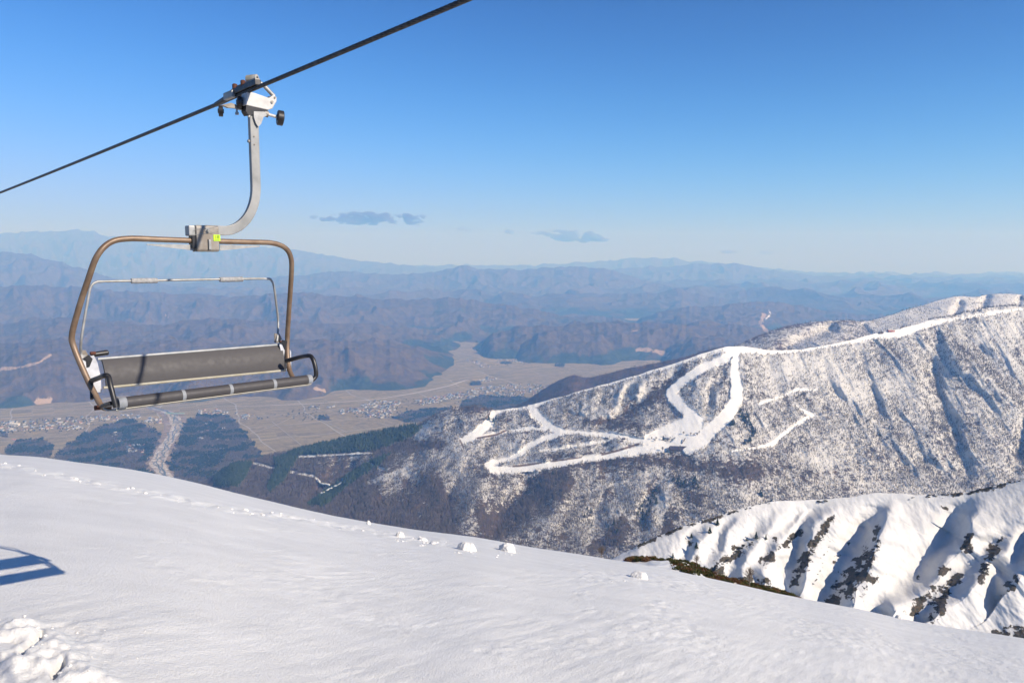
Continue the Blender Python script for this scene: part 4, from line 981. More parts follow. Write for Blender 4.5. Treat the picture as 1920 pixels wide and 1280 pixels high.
for t_ in (.015, .295, .535, .775, .985):
    h_ = .014 if t_ > .1 else .017
    b_ = seat_mesh(t_ - h_, t_ + h_, 1.035, .10, 2).build('strap', M_STRAP, st_, True, auto=50)
# seat carrier rail under the front edge, seam cord
up = Vector((0, .2, 1)).normalized()
mb = MB(); mb.tube([f0 - up * .060 + Vector((-.02, .02, 0)), f1 - up * .060 + Vector((-.02, .02, 0))], .010, 8); mb.build('seat_rail', M_GALV, st_, True)
mb = MB(); mb.tube([f0 - up * .047 + Vector((.05, -.026, 0)), f1 - up * .047 + Vector((-.02, -.026, 0))], .0035, 6); mb.build('piping', simple('pale_piping', (.5, .46, .36), (.6, .56, .46), 10, .6), st_, True)
# side bracket of the seat at the left, dark shell and hook
mb = MB(); p = onv(212, 757, .18); mb.box(p, (.075, .12, .020), Matrix.Rotation(R(-14), 4, 'X'), bev=.015); mb.build('seat_bracket', M_RUB, chair)
mb = MB(); p = onv(205, 764, .16); c0 = p
mb.tube([p + Vector((-.05, 0, 0)), p + Vector((-.02, -.02, -.02)), p + Vector((.04, -.03, -.022)), p + Vector((.07, -.06, -.01))], .010, 8); mb.build('seat_hook', M_GALV, chair, True)
mb = MB(); p = onv(184, 764, .0); mb.tube([p + Vector((-.03, 0, 0)), p + Vector((.03, 0, 0))], .022, 10); mb.build('frame_end_bolt', M_RUST, chair)

# --- armrests
al_ = [onv(218, 764, .34), onv(213, 745, .32), onv(207, 722, .28), onv(203, 706, .23), onv(196, 704, .20), onv(186, 708, .05), onv(173, 713, -.12), onv(171, 728, -.13), onv(172, 748, -.06)]
ar_ = [onv(586, 712, .33), onv(592, 705, .33), onv(592, 692, .33), onv(588, 676, .30), onv(583, 668, .26), onv(576, 667, .20), onv(560, 670, .02), onv(536, 676.5, -.14), onv(535, 690, -.18)]
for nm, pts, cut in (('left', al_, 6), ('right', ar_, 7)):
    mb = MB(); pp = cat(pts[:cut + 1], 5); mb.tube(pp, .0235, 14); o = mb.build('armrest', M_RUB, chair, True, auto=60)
    mb = MB(); mb.tube(smooth_path([pts[cut]] + pts[cut + 1:], .02), .014, 10); mb.build('armrest_stem', M_GALV2 if nm == 'right' else M_RUB, o, True)  # shade on the left stem is put in as a black material

# --- grip on the rope
ru = .50
def rope_at(s):   # s = metres forward (towards the viewer) along v
    return Vector((ru, -s, RZ + RS * s + RC * s * s))
pts_ = [onu(px, py, ru) for px, py in ((0, 363), (120, 312), (240, 262), (360, 213), (640, 104), (760, 51), (869, 0))]
A = np.array([[1, -p.y, p.y ** 2] for p in pts_]); wt_ = np.array([1, 1, 1, 3, 3, 3, 6.])[:, None]; cf = np.linalg.lstsq(A * wt_, np.array([p.z for p in pts_]) * wt_[:, 0], rcond=None)[0]
print('resid', (A @ cf - np.array([p.z for p in pts_])).round(3))
RZ, RS, RC = (float(c_) for c_ in cf)
print('rope', RZ, RS, RC, [round(-p.y, 2) for p in pts_])
grip = MB(); G0 = rope_at(0)
rot = Matrix.Rotation(math.atan(RS), 4, 'X').inverted()
def gp(u, s, z): q = rope_at(s); return Vector((ru + u, -s, q.z + z))
gb = MB(); gb.box(gp(-.0, -.02, .045), (.032, .27, .028), rot, bev=.008)
gro = gb.build('grip', simple('dark_grip_steel', (.04, .04, .042), (.10, .095, .09), 14, .4, .5, .2), chair)
def gpart(nm, mat, mb, smooth=False): return mb.build(nm, mat, gro, smooth, auto=50)
mb = MB(); mb.tube([gp(0, -.72, .0), gp(0, -.55, .008), gp(0, -.30, .026)], 0, 10, rs=[.024, .031, .040]); gpart('rope_tongue', M_RUB, mb, True)
mb = MB(); mb.box(gp(-.028, .30 - .62, .02), (.026, .10, .036), rot, bev=.01); gpart('jaw_shoe', M_GALV, mb)
mb = MB(); mb.box(gp(.02, -.02, .085), (.026, .22, .014), rot, bev=.006); gpart('jaw_cover', M_GALV2, mb)
for s_ in (-.235, -.05):
    mb = MB(); mb.tube([gp(-.01, s_, .06), gp(-.01, s_, .115), gp(-.01, s_, .122)], 0, 14, rs=[.026, .026, .018]); gpart('bolt', M_RUST, mb, True)
# white housing reaching out from the rope over the hanger
hx0, hx1 = onv(462, 182, 0), onv(512, 192, 0)
qh = [onv(*p, .05) for p in ((464, 172), (477, 174), (505, 184), (513, 178), (519, 182), (519, 190), (511, 204), (503, 206.5), (461, 197))]
mb = MB(); mb.prism(qh, (0, .13, 0)); ho = gpart('housing', M_WHITE, mb); md = ho.modifiers.new('edge', 'BEVEL'); md.width = .008; md.segments = 2
mb = MB(); p = onv(510, 191.5, .055); mb.tube([p, p + Vector((0, -.008, 0))], .014, 10); gpart('housing_bolt', M_GALV2, mb); mb = MB(); p = onv(515.5, 183, .055); mb.tube([p, p + Vector((0, -.006, 0))], .010, 10); gpart('housing_bolt', M_GALV2, mb)
# lever with top roller
pa, pb, pc = onv(514, 181, .02), onv(494, 160, .0), onv(477, 149, -.02)
mb = MB(); mb.tube([pa, pb, pc], .021, 12); gpart('lever', M_GALV, mb, True)
p = onv(473, 148, -.02); ax = Vector((.55, -.83, .05)).normalized()
mb = MB(); mb.tube([p - ax * .055, p + ax * .055], .040, 18); gpart('roller', simple('brass_roller', (.40, .36, .26), (.60, .56, .46), 12, .4, .3), mb, True)
mb = MB(); mb.tube([p - ax * .062, p - ax * .056], .030, 16); gpart('roller_end', M_RUB, mb, True); mb = MB(); mb.tube([p + ax * .056, p + ax * .060], .018, 12); gpart('roller_end', M_RUB, mb, True)
mb = MB(); p2 = onv(466, 163, -.01); mb.tube([p, p2], .024, 10); gpart('roller_fork', M_GALV2, mb, True)
# guide wheels
def wheel(px, py, v, r_, wd, ax, nm='guide_wheel', par=None):
    p = onv(px, py, v); mb = MB()
    mb.tube([p - ax * wd, p - ax * wd * .8, p + ax * wd * .8, p + ax * wd], 0, 28, rs=[r_ * .9, r_, r_, r_ * .9]); w_ = gpart(nm, M_RUB, mb, True)
    mb = MB(); mb.tube([p - ax * (wd + .008), p + ax * (wd + .008)], r_ * .42, 16); h = mb.build('hub', simple('wheel_hub', (.05, .05, .055), (.09, .09, .09), 10, .4, .4), w_, True); return p
U = Vector((1, 0, 0))
pw = wheel(525.5, 221.5, .06, .077, .030, (U * .93 + Vector((0, -.3, -.1))).normalized(), 'docking_wheel')
mb = MB(); mb.tube([onv(496, 213, .02), onv(503, 215, .03)], .032, 14); gpart('axle_boss', M_GALV2, mb, True)
mb = MB(); mb.tube([onv(500, 214, .03), pw], .016, 12); gpart('axle', M_WHITE, mb, True)
wheel(414, 208.5, -.36, .056, .022, (U * .9 + Vector((0, -.4, 0))).normalized())
wheel(449, 192, -.06, .060, .024, (U * .9 + Vector((0, -.4, 0))).normalized())
# under-carriage below the rope
q0 = [onv(*p, -.10) for p in ((413, 198), (430, 194), (446, 200), (456, 199), (466, 206), (468, 216), (460, 210), (446, 206), (438, 204), (425, 203))]
mb = MB(); mb.prism(q0, (0, -.04, 0)); gpart('rocker_arm', M_GALV2, mb)
mb = MB(); p = onv(444, 205, -.08); mb.tube([p, p + Vector((0, 0, -.03))], .010, 8); mb.tube([p + Vector((0, 0, -.03)), p + Vector((0, 0, -.055))], .018, 10); gpart('grease_cap', M_GALV, mb, True)
q0 = [onv(*p, .045) for p in ((462, 196), (503, 206), (501, 211), (489, 214), (466, 216), (461, 208))]
mb = MB(); mb.prism(q0, (0, .10, 0)); gpart('yoke', M_RUB, mb)
q0 = [onv(*p, .052) for p in ((476, 209), (503, 210), (500, 217), (494, 220), (490, 232), (484.5, 238), (480, 231), (476, 219))]
mb = MB(); mb.prism(q0, (0, .012, 0)); mb.build('hanger_gusset', M_GALV, hg)
mb = MB(); mb.prism([onv(*p, -.04) for p in ((468, 211), (476, 208), (476, 236), (473, 230))], (0, -.02, 0)); mb.build('hanger_gusset', M_GALV2, hg)
for g in (onv(471, 211, .03),):
    mb = MB(); mb.tube([g + Vector((-.01, 0, .06)), g, g + Vector((-.03, 0, -.05))], .012, 8); gpart('link_rod', M_GALV, mb, True)

# --- haul rope: six strands laid round a core
mw = chair.matrix_basis.copy(); 
Mx = Matrix.Translation((CX, CY, 0)) @ Matrix.Rotation(R(45), 4, 'Z')
s_vals = np.concatenate([np.linspace(-90, -14, 40)[:-1], np.linspace(-14, 9, 1150)])
RZ3 = np.array([[*(Mx @ rope_at(float(s)))] for s in s_vals])
Tn = np.gradient(RZ3, axis=0); Tn /= np.linalg.norm(Tn, axis=1, keepdims=True)
upv = np.array([0, 0, 1.]); Bn = np.cross(Tn, upv); Bn /= np.linalg.norm(Bn, axis=1, keepdims=True); Nn = np.cross(Bn, Tn)
VV = []; FF = []; base = 0; RR = .0212
for st in range(6):
    ph = 2 * math.pi * st / 6 + s_vals * 2 * math.pi / .30
    cen = RZ3 + (Nn * np.cos(ph)[:, None] + Bn * np.sin(ph)[:, None]) * RR * .60
    m = 7; a = np.arange(m) * 2 * np.pi / m
    ring = cen[:, None, :] + (Nn[:, None, :] * np.cos(a)[None, :, None] + Bn[:, None, :] * np.sin(a)[None, :, None]) * RR * .42
    VV.append(ring.reshape(-1, 3)); n = len(s_vals); idx = base + np.arange(n * m).reshape(n, m)
    FF.append(np.stack([idx[:-1], np.roll(idx[:-1], -1, 1), np.roll(idx[1:], -1, 1), idx[1:]], -1).reshape(-1, 4)); base += n * m
o = link('haul_rope', npmesh('haul_rope', np.concatenate(VV), np.concatenate(FF)), M_ROPE)
tag(o, 'dark twisted steel haul rope slanting across the sky above the chair', 'rope')


# ================================================================== buildings on the ski mountain
def yaw(o, p, face_px=None, rz=0.): o.location = p; o.rotation_euler.z = rz
M_ROOF = simple('brown_metal_roof', (.045, .035, .045), (.075, .058, .066), .3, .5, .2)
M_WALLD = simple('timber_wall', (.10, .075, .055), (.17, .13, .10), .4, .8)
M_LITE = simple('pale_render_wall', (.5, .48, .45), (.64, .62, .58), .4, .8)
M_GLASS = simple('dark_window', (.02, .03, .04), (.04, .05, .06), 1., .15)
def gable(name, L, W, H, rh, mw, mr, parent, hip=0., over=1.):
    mb = MB(); mb.box((0, 0, H / 2), (L / 2, W / 2, H / 2))
    mb.add([(-L/2, -W/2, H), (-L/2, W/2, H), (-L/2 + hip, 0, H + rh * .96), (L/2, -W/2, H), (L/2, W/2, H), (L/2 - hip, 0, H + rh * .96)], [(0, 2, 1), (3, 4, 5), (0, 3, 5, 2), (1, 2, 5, 4)])
    wo = mb.build('wall', mw, parent)
    a, b = L / 2 + over, W / 2 + over; z = H - over * rh / (W / 2) + .15; t_ = .35
    mb = MB()
    vs = [(-a, -b, z), (a, -b, z), (a - hip, 0, H + rh + .2), (-a + hip, 0, H + rh + .2), (a, b, z), (-a, b, z)]
    vs2 = [(x, y, q + t_) for x, y, q in vs]
    mb.add(vs + vs2, [(0, 1, 2, 3), (3, 2, 4, 5), (6, 9, 8, 7), (9, 11, 10, 8), (0, 6, 7, 1), (1, 7, 8, 2), (2, 8, 10, 4), (4, 10, 11, 5), (5, 11, 9, 3), (3, 9, 6, 0)])
    ro = mb.build('roof', mr, parent); return wo, ro
def empty(name, p, rz, label, cat, group=None):
    e_ = bpy.data.objects.new(name, None); C.objects.link(e_); e_.location = p; e_.rotation_euler.z = rz; tag(e_, label, cat, group); return e_
p = MT.point(1272, 845)
lodge = empty('ski_lodge', p + Vector((0, 2, 0)), R(-6), 'dark roofed lodge alone on the white piste basin', 'lodge')
sc_m = p.y / F
L_ = 35 * sc_m
wo, ro = gable('lodge', L_, 19, 5., 9., M_WALLD, M_ROOF, lodge, 4., 1.4)
for i in range(8):
    mb = MB(); mb.box((-L_ / 2 + 4 + i * (L_ - 8) / 7, -9.56, 2.4), (1.3, .08, 1.1)); mb.build('window', M_GLASS, wo)
mb = MB(); mb.box((-L_ / 2 - 3.2, 2, 3.), (3., 6, 3.)); mb.build('annex', M_LITE, lodge)
mb = MB(); mb.box((6, 4, 14.5), (.9, .9, 2.5)); mb.build('chimney', M_WALLD, ro)
q_ = MT.point(1279, 832)
rm = empty('lift_ramp', q_, R(-6), 'thin dark lift ramp rising behind the lodge roof', 'ramp')
mb = MB(); mb.tube([(-1, 0, 1), (4, 6, 8), (11, 14, 15.5)], 0, sq=(.9, .9)); mb.build('gantry', M_WALLD, rm)
for x_, y_, z_ in ((3, 5, 6.6), (8, 10, 11.5)):
    mb = MB(); mb.tube([(x_, y_, -3), (x_, y_, z_)], .4, 8); mb.build('post', M_WALLD, rm)
p = MT.point(1668, 622) + Vector((0, 0, 0))
stn = empty('summit_station', p, R(10), 'pinkish red lift station on the white crest piste', 'station')
M_RED = simple('faded_red_wall', (.34, .12, .08), (.46, .18, .12), .3, .7)
gable('st', 19, 12, 7, 2.5, M_RED, M_LITE, stn, 0, .8)
mb = MB(); mb.box((14, 0, 2), (4, 5, 2.)); mb.build('platform', M_RED, stn)
p = MT.point(1651, 625)
shd = empty('station_shed', p, R(10), 'low dark shed left of the pinkish red lift station', 'shed'); gable('sh', 16, 9, 4, 2, M_WALLD, M_ROOF, shd, 0, .6)
p = MT.point(1141 + 28, 824)
hut = empty('piste_hut', p, 0, 'tiny dark hut on the knoll left of the lodge', 'hut'); gable('hu', 11, 8, 2.2, 2.6, M_WALLD, M_ROOF, hut, 0, .5)
# lift towers along the lower piste
tw = [(1228, 842), (1219, 846), (1177, 850), (1242, 822)]
for i, (a, b) in enumerate(tw):
    p = MT.point(a, b); e_ = empty('lift_tower', p, R(75), 'slim dark lift tower standing on the lower piste left of the lodge', 'lift tower', 'lift towers along the lower piste')
    if i == 0:
        mb = MB(); mb.tube([(0, 0, -1), (0, 0, 8)], .42, 8); mp = mb.build('mast', M_WALLD, e_)
        mb = MB(); mb.box((0, 0, 8.1), (2.4, .25, .25)); mc = mb.build('crossarm', M_WALLD, e_)
    else:
        for src_ in (mp, mc):
            c_ = src_.copy(); C.objects.link(c_); c_.parent = e_

# ================================================================== single trees and shrubs
def leafcloud(n, shape, size, seed, squash=.6):
    """n small tilted faces spread through a volume: shape(rng) -> point"""
    r = np.random.default_rng(seed); pts = np.array([shape(r) for _ in range(n)])
    q = r.normal(size=(n, 3)); q /= np.linalg.norm(q, axis=1)[:, None]; u = np.cross(q, r.normal(size=(n, 3))); u /= np.linalg.norm(u, axis=1)[:, None]; v = np.cross(q, u)
    s = size * (.6 + .8 * r.random((n, 1)))
    V = np.stack([pts - u * s - v * s * squash, pts + u * s - v * s * squash, pts + u * s + v * s * squash, pts - u * s + v * s * squash], 1).reshape(-1, 3)
    return npmesh('crown', V, np.arange(n * 4).reshape(-1, 4))
def conifer_proto(seed):
    def shp(r):
        z = r.random() ** 1.25; tier = (1 - z) * (.75 + .25 * math.cos(z * 34 + seed)); a = r.random() * 6.283
        q = tier * (.35 + .65 * r.random() ** .5) * (1 + .3 * math.sin(a * 3 + seed * 2)); return (math.cos(a) * q * .30, math.sin(a) * q * .30, .08 + z * .92)
    return leafcloud(420, shp, .040, seed)
CROWNS = [conifer_proto(s_) for s_ in (1, 2, 3)]
mb = MB(); mb.tube([(0, 0, -.08), (0, 0, .5), (0, 0, .97)], 0, 7, rs=[.022, .014, .003]); tr0 = mb.build('trunk', M_BARK); TRUNK = tr0.data; bpy.data.objects.remove(tr0)
for m_ in CROWNS: m_.materials.append(M_NEEDLE)
def conifer(T, px, py, h, label, group, i=0, name='conifer'):
    p = T.point(px, py); e_ = empty(name, p, random.random() * 6, label, 'conifer', group); s_ = h
    w_ = random.uniform(.9, 1.5); e_.scale = (s_ * w_, s_ * w_, s_)
    a = bpy.data.objects.new('crown', CROWNS[i % 3]); C.objects.link(a); a.parent = e_
    b = bpy.data.objects.new('trunk', TRUNK); C.objects.link(b); b.parent = e_
    return e_
groups = [
    ([(1388, 775), (1391, 781), (1395, 786), (1399, 789), (1403, 793), (1406, 798), (1402, 784), (1409, 803), (1412, 809), (1414, 815), (1411, 819), (1397, 795), (1400, 801), (1407, 826), (1404, 829), (1396, 832), (1370, 797), (1374, 793), (1377, 797), (1389, 771), (1400, 777), (1415, 812), (1393, 790), (1410, 812)], 'dark conifer in the straggling band beside the right hand piste', 'conifers beside the broad piste', 17),
    ([(1262, 902), (1270, 905), (1277, 908), (1284, 910), (1291, 912), (1298, 914), (1304, 910), (1300, 905), (1308, 916), (1286, 904), (1294, 920), (1280, 914), (1272, 899), (1304, 900), (1268, 908)], 'dark conifer in the clump above the bright snow patch', 'conifers above the bright snow patch', 17),
    ([(1229, 922), (1222, 930), (1215, 938), (1208, 943), (1203, 950), (1199, 956), (1212, 950), (1220, 945), (1206, 962), (1212, 968), (1204, 975), (1211, 980), (1200, 985), (1226, 936), (1230, 944), (1208, 990), (1196, 966), (1216, 960)], 'dark conifer in the strip down the left edge of the bright snow patch', 'conifers left of the bright snow patch', 17),
    ([(1425, 928), (1429, 932), (1445, 944), (1441, 948), (1449, 941)], 'dark conifer on the slope just above the near snowy ridge', 'conifers above the near ridge', 15),
    ([(1243, 826), (1772, 806), (1675, 802), (1672, 806), (1668, 803)], 'lone dark conifer on the open upper slope', 'scattered conifers on the upper slope', 11),
    ([(930, 785), (936, 790), (944, 783), (925, 792), (917, 787), (990, 905), (1000, 900), (1035, 890), (820, 940), (812, 948), (1100, 955), (1108, 962), (1095, 970), (1150, 985), (1142, 992), (1158, 1000), (1110, 985)], 'dark conifer scattered among the leafless trees on the lower slope', 'scattered conifers on the lower slope', 15),
]
k_ = 0
for pts, lab, grp, h in groups:
    for (a, b) in pts:
        conifer(MT, a + random.uniform(-1, 1), b + random.uniform(-1, 1), h * random.uniform(.7, 1.2), lab, grp, k_); k_ += 1
for (a, b, h, lab) in ((1345, 985, 6.2, 'small conifer on the near ridge, tallest and highest on its left slope'), (1331, 1000, 5.2, 'small conifer on the near ridge just below the tallest one'), (1296, 1008, 3.6, 'small conifer on the near ridge, farthest down its left shoulder'), (1305, 1028, 5.0, 'small rounded conifer on the open snow low on the near ridge'), (1262, 1046, 4.2, 'conifer low on the near ridge beside the dwarf pine scrub'),
                       (1418, 1010, 5.6, 'wide conifer among rocks on the near ridge, left one of two'), (1436, 1012, 4.6, 'conifer among rocks on the near ridge, right one of two'), (1400, 1014, 3.2, 'short conifer left of the two among the rocks on the near ridge')):
    conifer(NT_, a, b, h, lab, 'small conifers on the near ridge', k_); k_ += 1

def bare_proto(seed, n=90):
    r = np.random.default_rng(seed); mb = MB(); mb.tube([(0, 0, -.05), (.01, 0, .45), (0, .01, .75)], 0, 6, rs=[.022, .015, .006]); tr = (mb.v, mb.f)
    tw = MB()
    for i in range(n):
        z = .25 + .5 * r.random(); a = r.random() * 6.283; L = (.18 + .28 * r.random()) * (1.25 - z); el = .5 + .6 * r.random()
        d = Vector((math.cos(a) * math.cos(el), math.sin(a) * math.cos(el), math.sin(el))); o_ = Vector((0, 0, z)); m1 = o_ + d * L * .5; e1 = o_ + d * L + Vector((0, 0, .05))
        tw.tube([o_, m1, e1], 0, 3, rs=[.006, .005, .002], caps=False)
        for _ in range(2):
            a2 = r.random() * 6.283; tw.tube([m1, m1 + (d + Vector((math.cos(a2), math.sin(a2), .5)) * .5).normalized() * L * .45], 0, 3, rs=[.004, .0015], caps=False)
    return mb, tw
b1, b2 = bare_proto(5); t_o = b1.build('trunk', M_BARK); t_m = t_o.data; bpy.data.objects.remove(t_o); c_o = b2.build('crown', M_TWIG); c_m = c_o.data; bpy.data.objects.remove(c_o)
def bare_tree(T, px, py, h, w_, label, group):
    e_ = empty('bare_tree', T.point(px, py), random.random() * 6, label, 'tree', group); e_.scale = (h * w_, h * w_, h)
    for nm, me_ in (('trunk', t_m), ('crown', c_m)):
        o_ = bpy.data.objects.new(nm, me_); C.objects.link(o_); o_.parent = e_
for (a, b, h, w_) in ((1282, 815, 12, 1.1), (1295, 816, 11, 1.2), (1301, 817, 11, .9), (1307, 817, 12, 1.1), (1311, 813, 11, 1.1)):
    bare_tree(MT, a, b, h, w_ * 1.3, 'leafless tree standing on the white piste above the lodge', 'leafless trees above the lodge')
for (a, b, h, w_) in ((1230, 824, 12, 1.1), (1228, 828, 10, 1.1), (1222, 824, 11, 1.), (1251, 828, 12, 1.2)):
    bare_tree(MT, a, b, h, w_ * 1.3, 'leafless tree beside the piste left of the lodge', 'leafless trees left of the lodge')
bare_tree(MT, 1243, 846, 17, 1.3, 'wide leafless tree just left of the lodge wall', 'leafless trees left of the lodge')

# shrubs on the near ridge
def shrub_proto(seed):
    def shp(r):
        q = r.normal(size=3); q /= np.linalg.norm(q); q *= (.55 + .45 * r.random()); q[2] = abs(q[2]) * .75
        return (q[0] * (1 + .3 * math.sin(seed + q[2] * 5)), q[1], q[2])
    return leafcloud(260, shp, .11, seed + 40)
SH = [shrub_proto(s_) for s_ in range(3)]
M_SCRUB = leafless('scrub_foliage', (.035, .035, .02), (.09, .07, .045))
for m_ in SH: m_.materials.append(M_SCRUB)
def shrub(T, px, py, r_, label, group, i):
    o_ = bpy.data.objects.new('shrub', SH[i % 3]); C.objects.link(o_); o_.location = T.point(px, py) - Vector((0, 0, r_ * .15)); o_.scale = (r_ * random.uniform(.9, 1.7), r_, r_ * random.uniform(.7, 1.1)); o_.rotation_euler.z = random.random() * 6
    tag(o_, label, 'shrub', group)
lines = [([(1180, 1032), (1200, 1021), (1235, 1005), (1270, 991), (1310, 978), (1350, 967), (1400, 951), (1450, 941)], 36, 'dark shrub on the left crest of the near ridge', 'shrubs on the left crest of the near ridge', 1.0),
         ([(1735, 929), (1760, 929), (1800, 924), (1840, 917), (1880, 908), (1915, 900)], 24, 'dark shrub on the right crest of the near ridge', 'shrubs on the right crest of the near ridge', 1.2),
         ([(1500, 990), (1485, 1010), (1470, 1030)], 8, 'dark shrub in the gully left of the first spur', 'shrubs in the first gully', 1.2), ([(1560, 972), (1530, 1020), (1505, 1060), (1492, 1092)], 26, 'dark shrub along the first spur of the near ridge', 'shrubs along the first spur', 1.4),
         ([(1648, 1010), (1625, 1050), (1595, 1090), (1565, 1125)], 22, 'dark shrub on the steep side of the broad white spur', 'shrubs on the broad white spur', 1.4), ([(1818, 1005), (1812, 1025)], 6, 'dark shrub at the head of the deep right gully', 'shrubs at the head of the right gully', 1.5),
         ([(1875, 1015), (1858, 1045), (1845, 1075)], 16, 'dark shrub in the band on the right spur', 'shrubs on the right spur', 1.5), ([(1790, 1085), (1772, 1115), (1755, 1145)], 14, 'dark shrub in the lowest patch of the right gully', 'shrubs in the lowest patch', 1.4), ([(1540, 940), (1532, 938), (1548, 939)], 4, 'dark shrub clump breaking the skyline of the near ridge', 'shrubs on the skyline', 1.6), ([(1708, 934), (1712, 934)], 3, 'tiny upright shrub on the smooth crest', 'shrubs on the smooth crest', .8),
         ([(1400, 1020), (1380, 1036), (1352, 1058)], 14, 'dark shrub in the patch on the left flank of the near ridge', 'shrubs on the left flank', 1.2), ([(1560, 1010), (1540, 1060), (1525, 1100)], 12, 'small shrub scattered on the pale flank between the spurs', 'shrubs between the spurs', .8)]
for pts, n, lab, grp, rr in lines:
    for i in range(n):
        q = (i + random.random() * .8) / n * (len(pts) - 1); j = min(int(q), len(pts) - 2); f_ = q - j
        shrub(NT_, pts[j][0] + (pts[j + 1][0] - pts[j][0]) * f_ + random.gauss(0, 2.5), pts[j][1] + (pts[j + 1][1] - pts[j][1]) * f_ + random.gauss(0, 1.6), rr * random.uniform(.45, 1.15), lab, grp, i)
# twiggy sapling on the near ridge and by the scrub
bare_tree(NT_, 1408, 1082, 4.2, 1.3, 'reddish leafless sapling on the near ridge above the dwarf pine scrub', 'saplings near the scrub')

# dwarf pine scrub on a knoll just over the crest
def knoll():
    pts = [(1150, 1050), (1200, 1045), (1260, 1047), (1300, 1058), (1340, 1075), (1400, 1092), (1450, 1106), (1500, 1122)]
    px = np.linspace(1120, 1540, 160); top = sinterp(pts, px); t_ = np.linspace(0, 1, 40)[:, None]
    PX = np.repeat(px[None], 40, 0); edge = sstep(1120, 1175, PX) * sstep(1540, 1490, PX)
    D = 52 + 16 * t_ + 0 * PX; k, s1 = kd(PX, top + (1 - t_) * 34 + (1 - edge) * 30)
    X, Y = k * D, D; Z = s1 * D + .15 * fbm(X / 2, Y / 2, 3, 601)
    Xb = k[-1] * (D[-1] + 6); Yb = D[-1] + 6; Zb = Z[-1] - 4
    X = np.vstack([X, Xb, k[-1] * (D[-1] + 25)]); Y = np.vstack([Y, Yb, D[-1] + 25]); Z = np.vstack([Z, Zb, Z[-1] - 22])
    T = Terrain(np.vstack([PX, PX[:2]]), np.vstack([top + (1 - t_) * 34, top[None] + 900, top[None] + 900]), X, Y, Z)
    tag(link('snow_knoll', gridmesh('snow_knoll', X, Y, Z), M_SNOW), kind='structure'); return T
KN = knoll()
def tufts(P, h, w_, nb, seed):
    r = np.random.default_rng(seed); n = len(P); q = r.normal(size=(n, nb, 3)); q[..., 2] = np.abs(q[..., 2]) + .5; q /= np.linalg.norm(q, axis=-1, keepdims=True)
    L = h * (.5 + .7 * r.random((n, nb, 1))); s = np.cross(q, r.normal(size=(n, nb, 3))); s /= np.linalg.norm(s, axis=-1, keepdims=True); s *= w_
    o_ = P[:, None, :] + 0 * q; V = np.stack([o_ - s * .4, o_ + q * L * .6 - s, o_ + q * L, o_ + q * L * .6 + s], 2).reshape(-1, 3)
    return npmesh('t', V, np.arange(n * nb * 4).reshape(-1, 4))
r_ = np.random.default_rng(77); P = []; HT = []
for c_i in range(230):
    px = r_.uniform(1178, 1500)
    if 1205 < px < 1262 and r_.random() < .6: continue
    top = interp([(1176, 1044), (1200, 1043), (1262, 1047), (1300, 1056), (1340, 1073), (1400, 1090), (1450, 1104), (1500, 1121)], px)
    band_ = interp([(1176, 5), (1215, 6), (1235, 4), (1262, 6), (1275, 18), (1340, 22), (1420, 18), (1500, 10)], px)
    py = top + r_.random() * band_ + 2; D = 68 - 16 * min(1, (py - top) / 34.); k, s1 = kd(px, py)
    rad = r_.uniform(.12, .42) * (1 if px > 1262 else .6)
    for _ in range(34):
        a = r_.random() * 6.283; q = rad * r_.random() ** .5
        P.append((k * D + math.cos(a) * q * 1.5, D + math.sin(a) * q, s1 * D + (rad - q) * .7 - .05)); HT.append(c_i)
P = np.array(P); HT = np.array(HT); n = len(P)
green = (np.sin(HT * 12.9898) * 43758.5 % 1) < .6
M_PINE = needles('dwarf_pine_needles', (.035, .042, .012), (.10, .095, .03), .8)
o = link('dwarf_pine_scrub', tufts(P[green], .24, .030, 8, 5), M_PINE, None, False); tag(o, 'olive and brown dwarf pine scrub along the knoll beyond the crest', 'scrub', kind='stuff')
o = link('brown_scrub', tufts(P[~green], .26, .018, 9, 6), leafless('scrub_twigs', (.13, .07, .035), (.24, .14, .075)), None, False); tag(o, 'brown twigs mixed into the dwarf pine scrub', 'scrub', kind='stuff')
for (px, py, h, lab) in ((1405, 1096, 1.7, 'tall bare twig sticking up from the scrub on the knoll, right one'), (1306, 1060, 1.0, 'short bare twig sticking up from the scrub near its left end'), (1128, 1047, 1.2, 'lone bare twig on the crest left of the scrub')):
    D = 60.; k, s1 = kd(px, py); e_ = empty('bare_twig', (float(k * D), D, float(s1 * D)), 0, lab, 'twig'); e_.scale = (h * 1.2, h * 1.2, h)
    for nm, me_ in (('stem', t_m), ('sprig', c_m)):
        o_ = bpy.data.objects.new(nm, me_); C.objects.link(o_); o_.parent = e_

# ================================================================== villages on the valley floor
ROOFS = [('blue_grey_roof', (.10, .14, .20), (.16, .20, .27)), ('dark_tile_roof', (.04, .04, .05), (.08, .08, .09)), ('rust_roof', (.22, .10, .07), (.30, .15, .10)), ('pale_roof', (.34, .36, .40), (.48, .50, .53))]
MR = [simple(n_, a, b, .2, .6) for n_, a, b in ROOFS]
M_HW = simple('house_wall', (.30, .295, .28), (.48, .47, .45), .2, .8)
def house_mesh(L, W, H, rh, roof):
    mb = MB(); mb.box((0, 0, H / 2), (L / 2, W / 2, H / 2))
    a, b = L / 2 + .8, W / 2 + .8
    mb.add([(-a, -b, H - .3), (a, -b, H - .3), (a, 0, H + rh), (-a, 0, H + rh), (a, b, H - .3), (-a, b, H - .3)], [(0, 1, 2, 3), (3, 2, 4, 5), (0, 3, 5), (1, 4, 2), (0, 5, 4, 1)], 1)
    o_ = mb.build('house', [M_HW, roof]); me_ = o_.data; bpy.data.objects.remove(o_); return me_
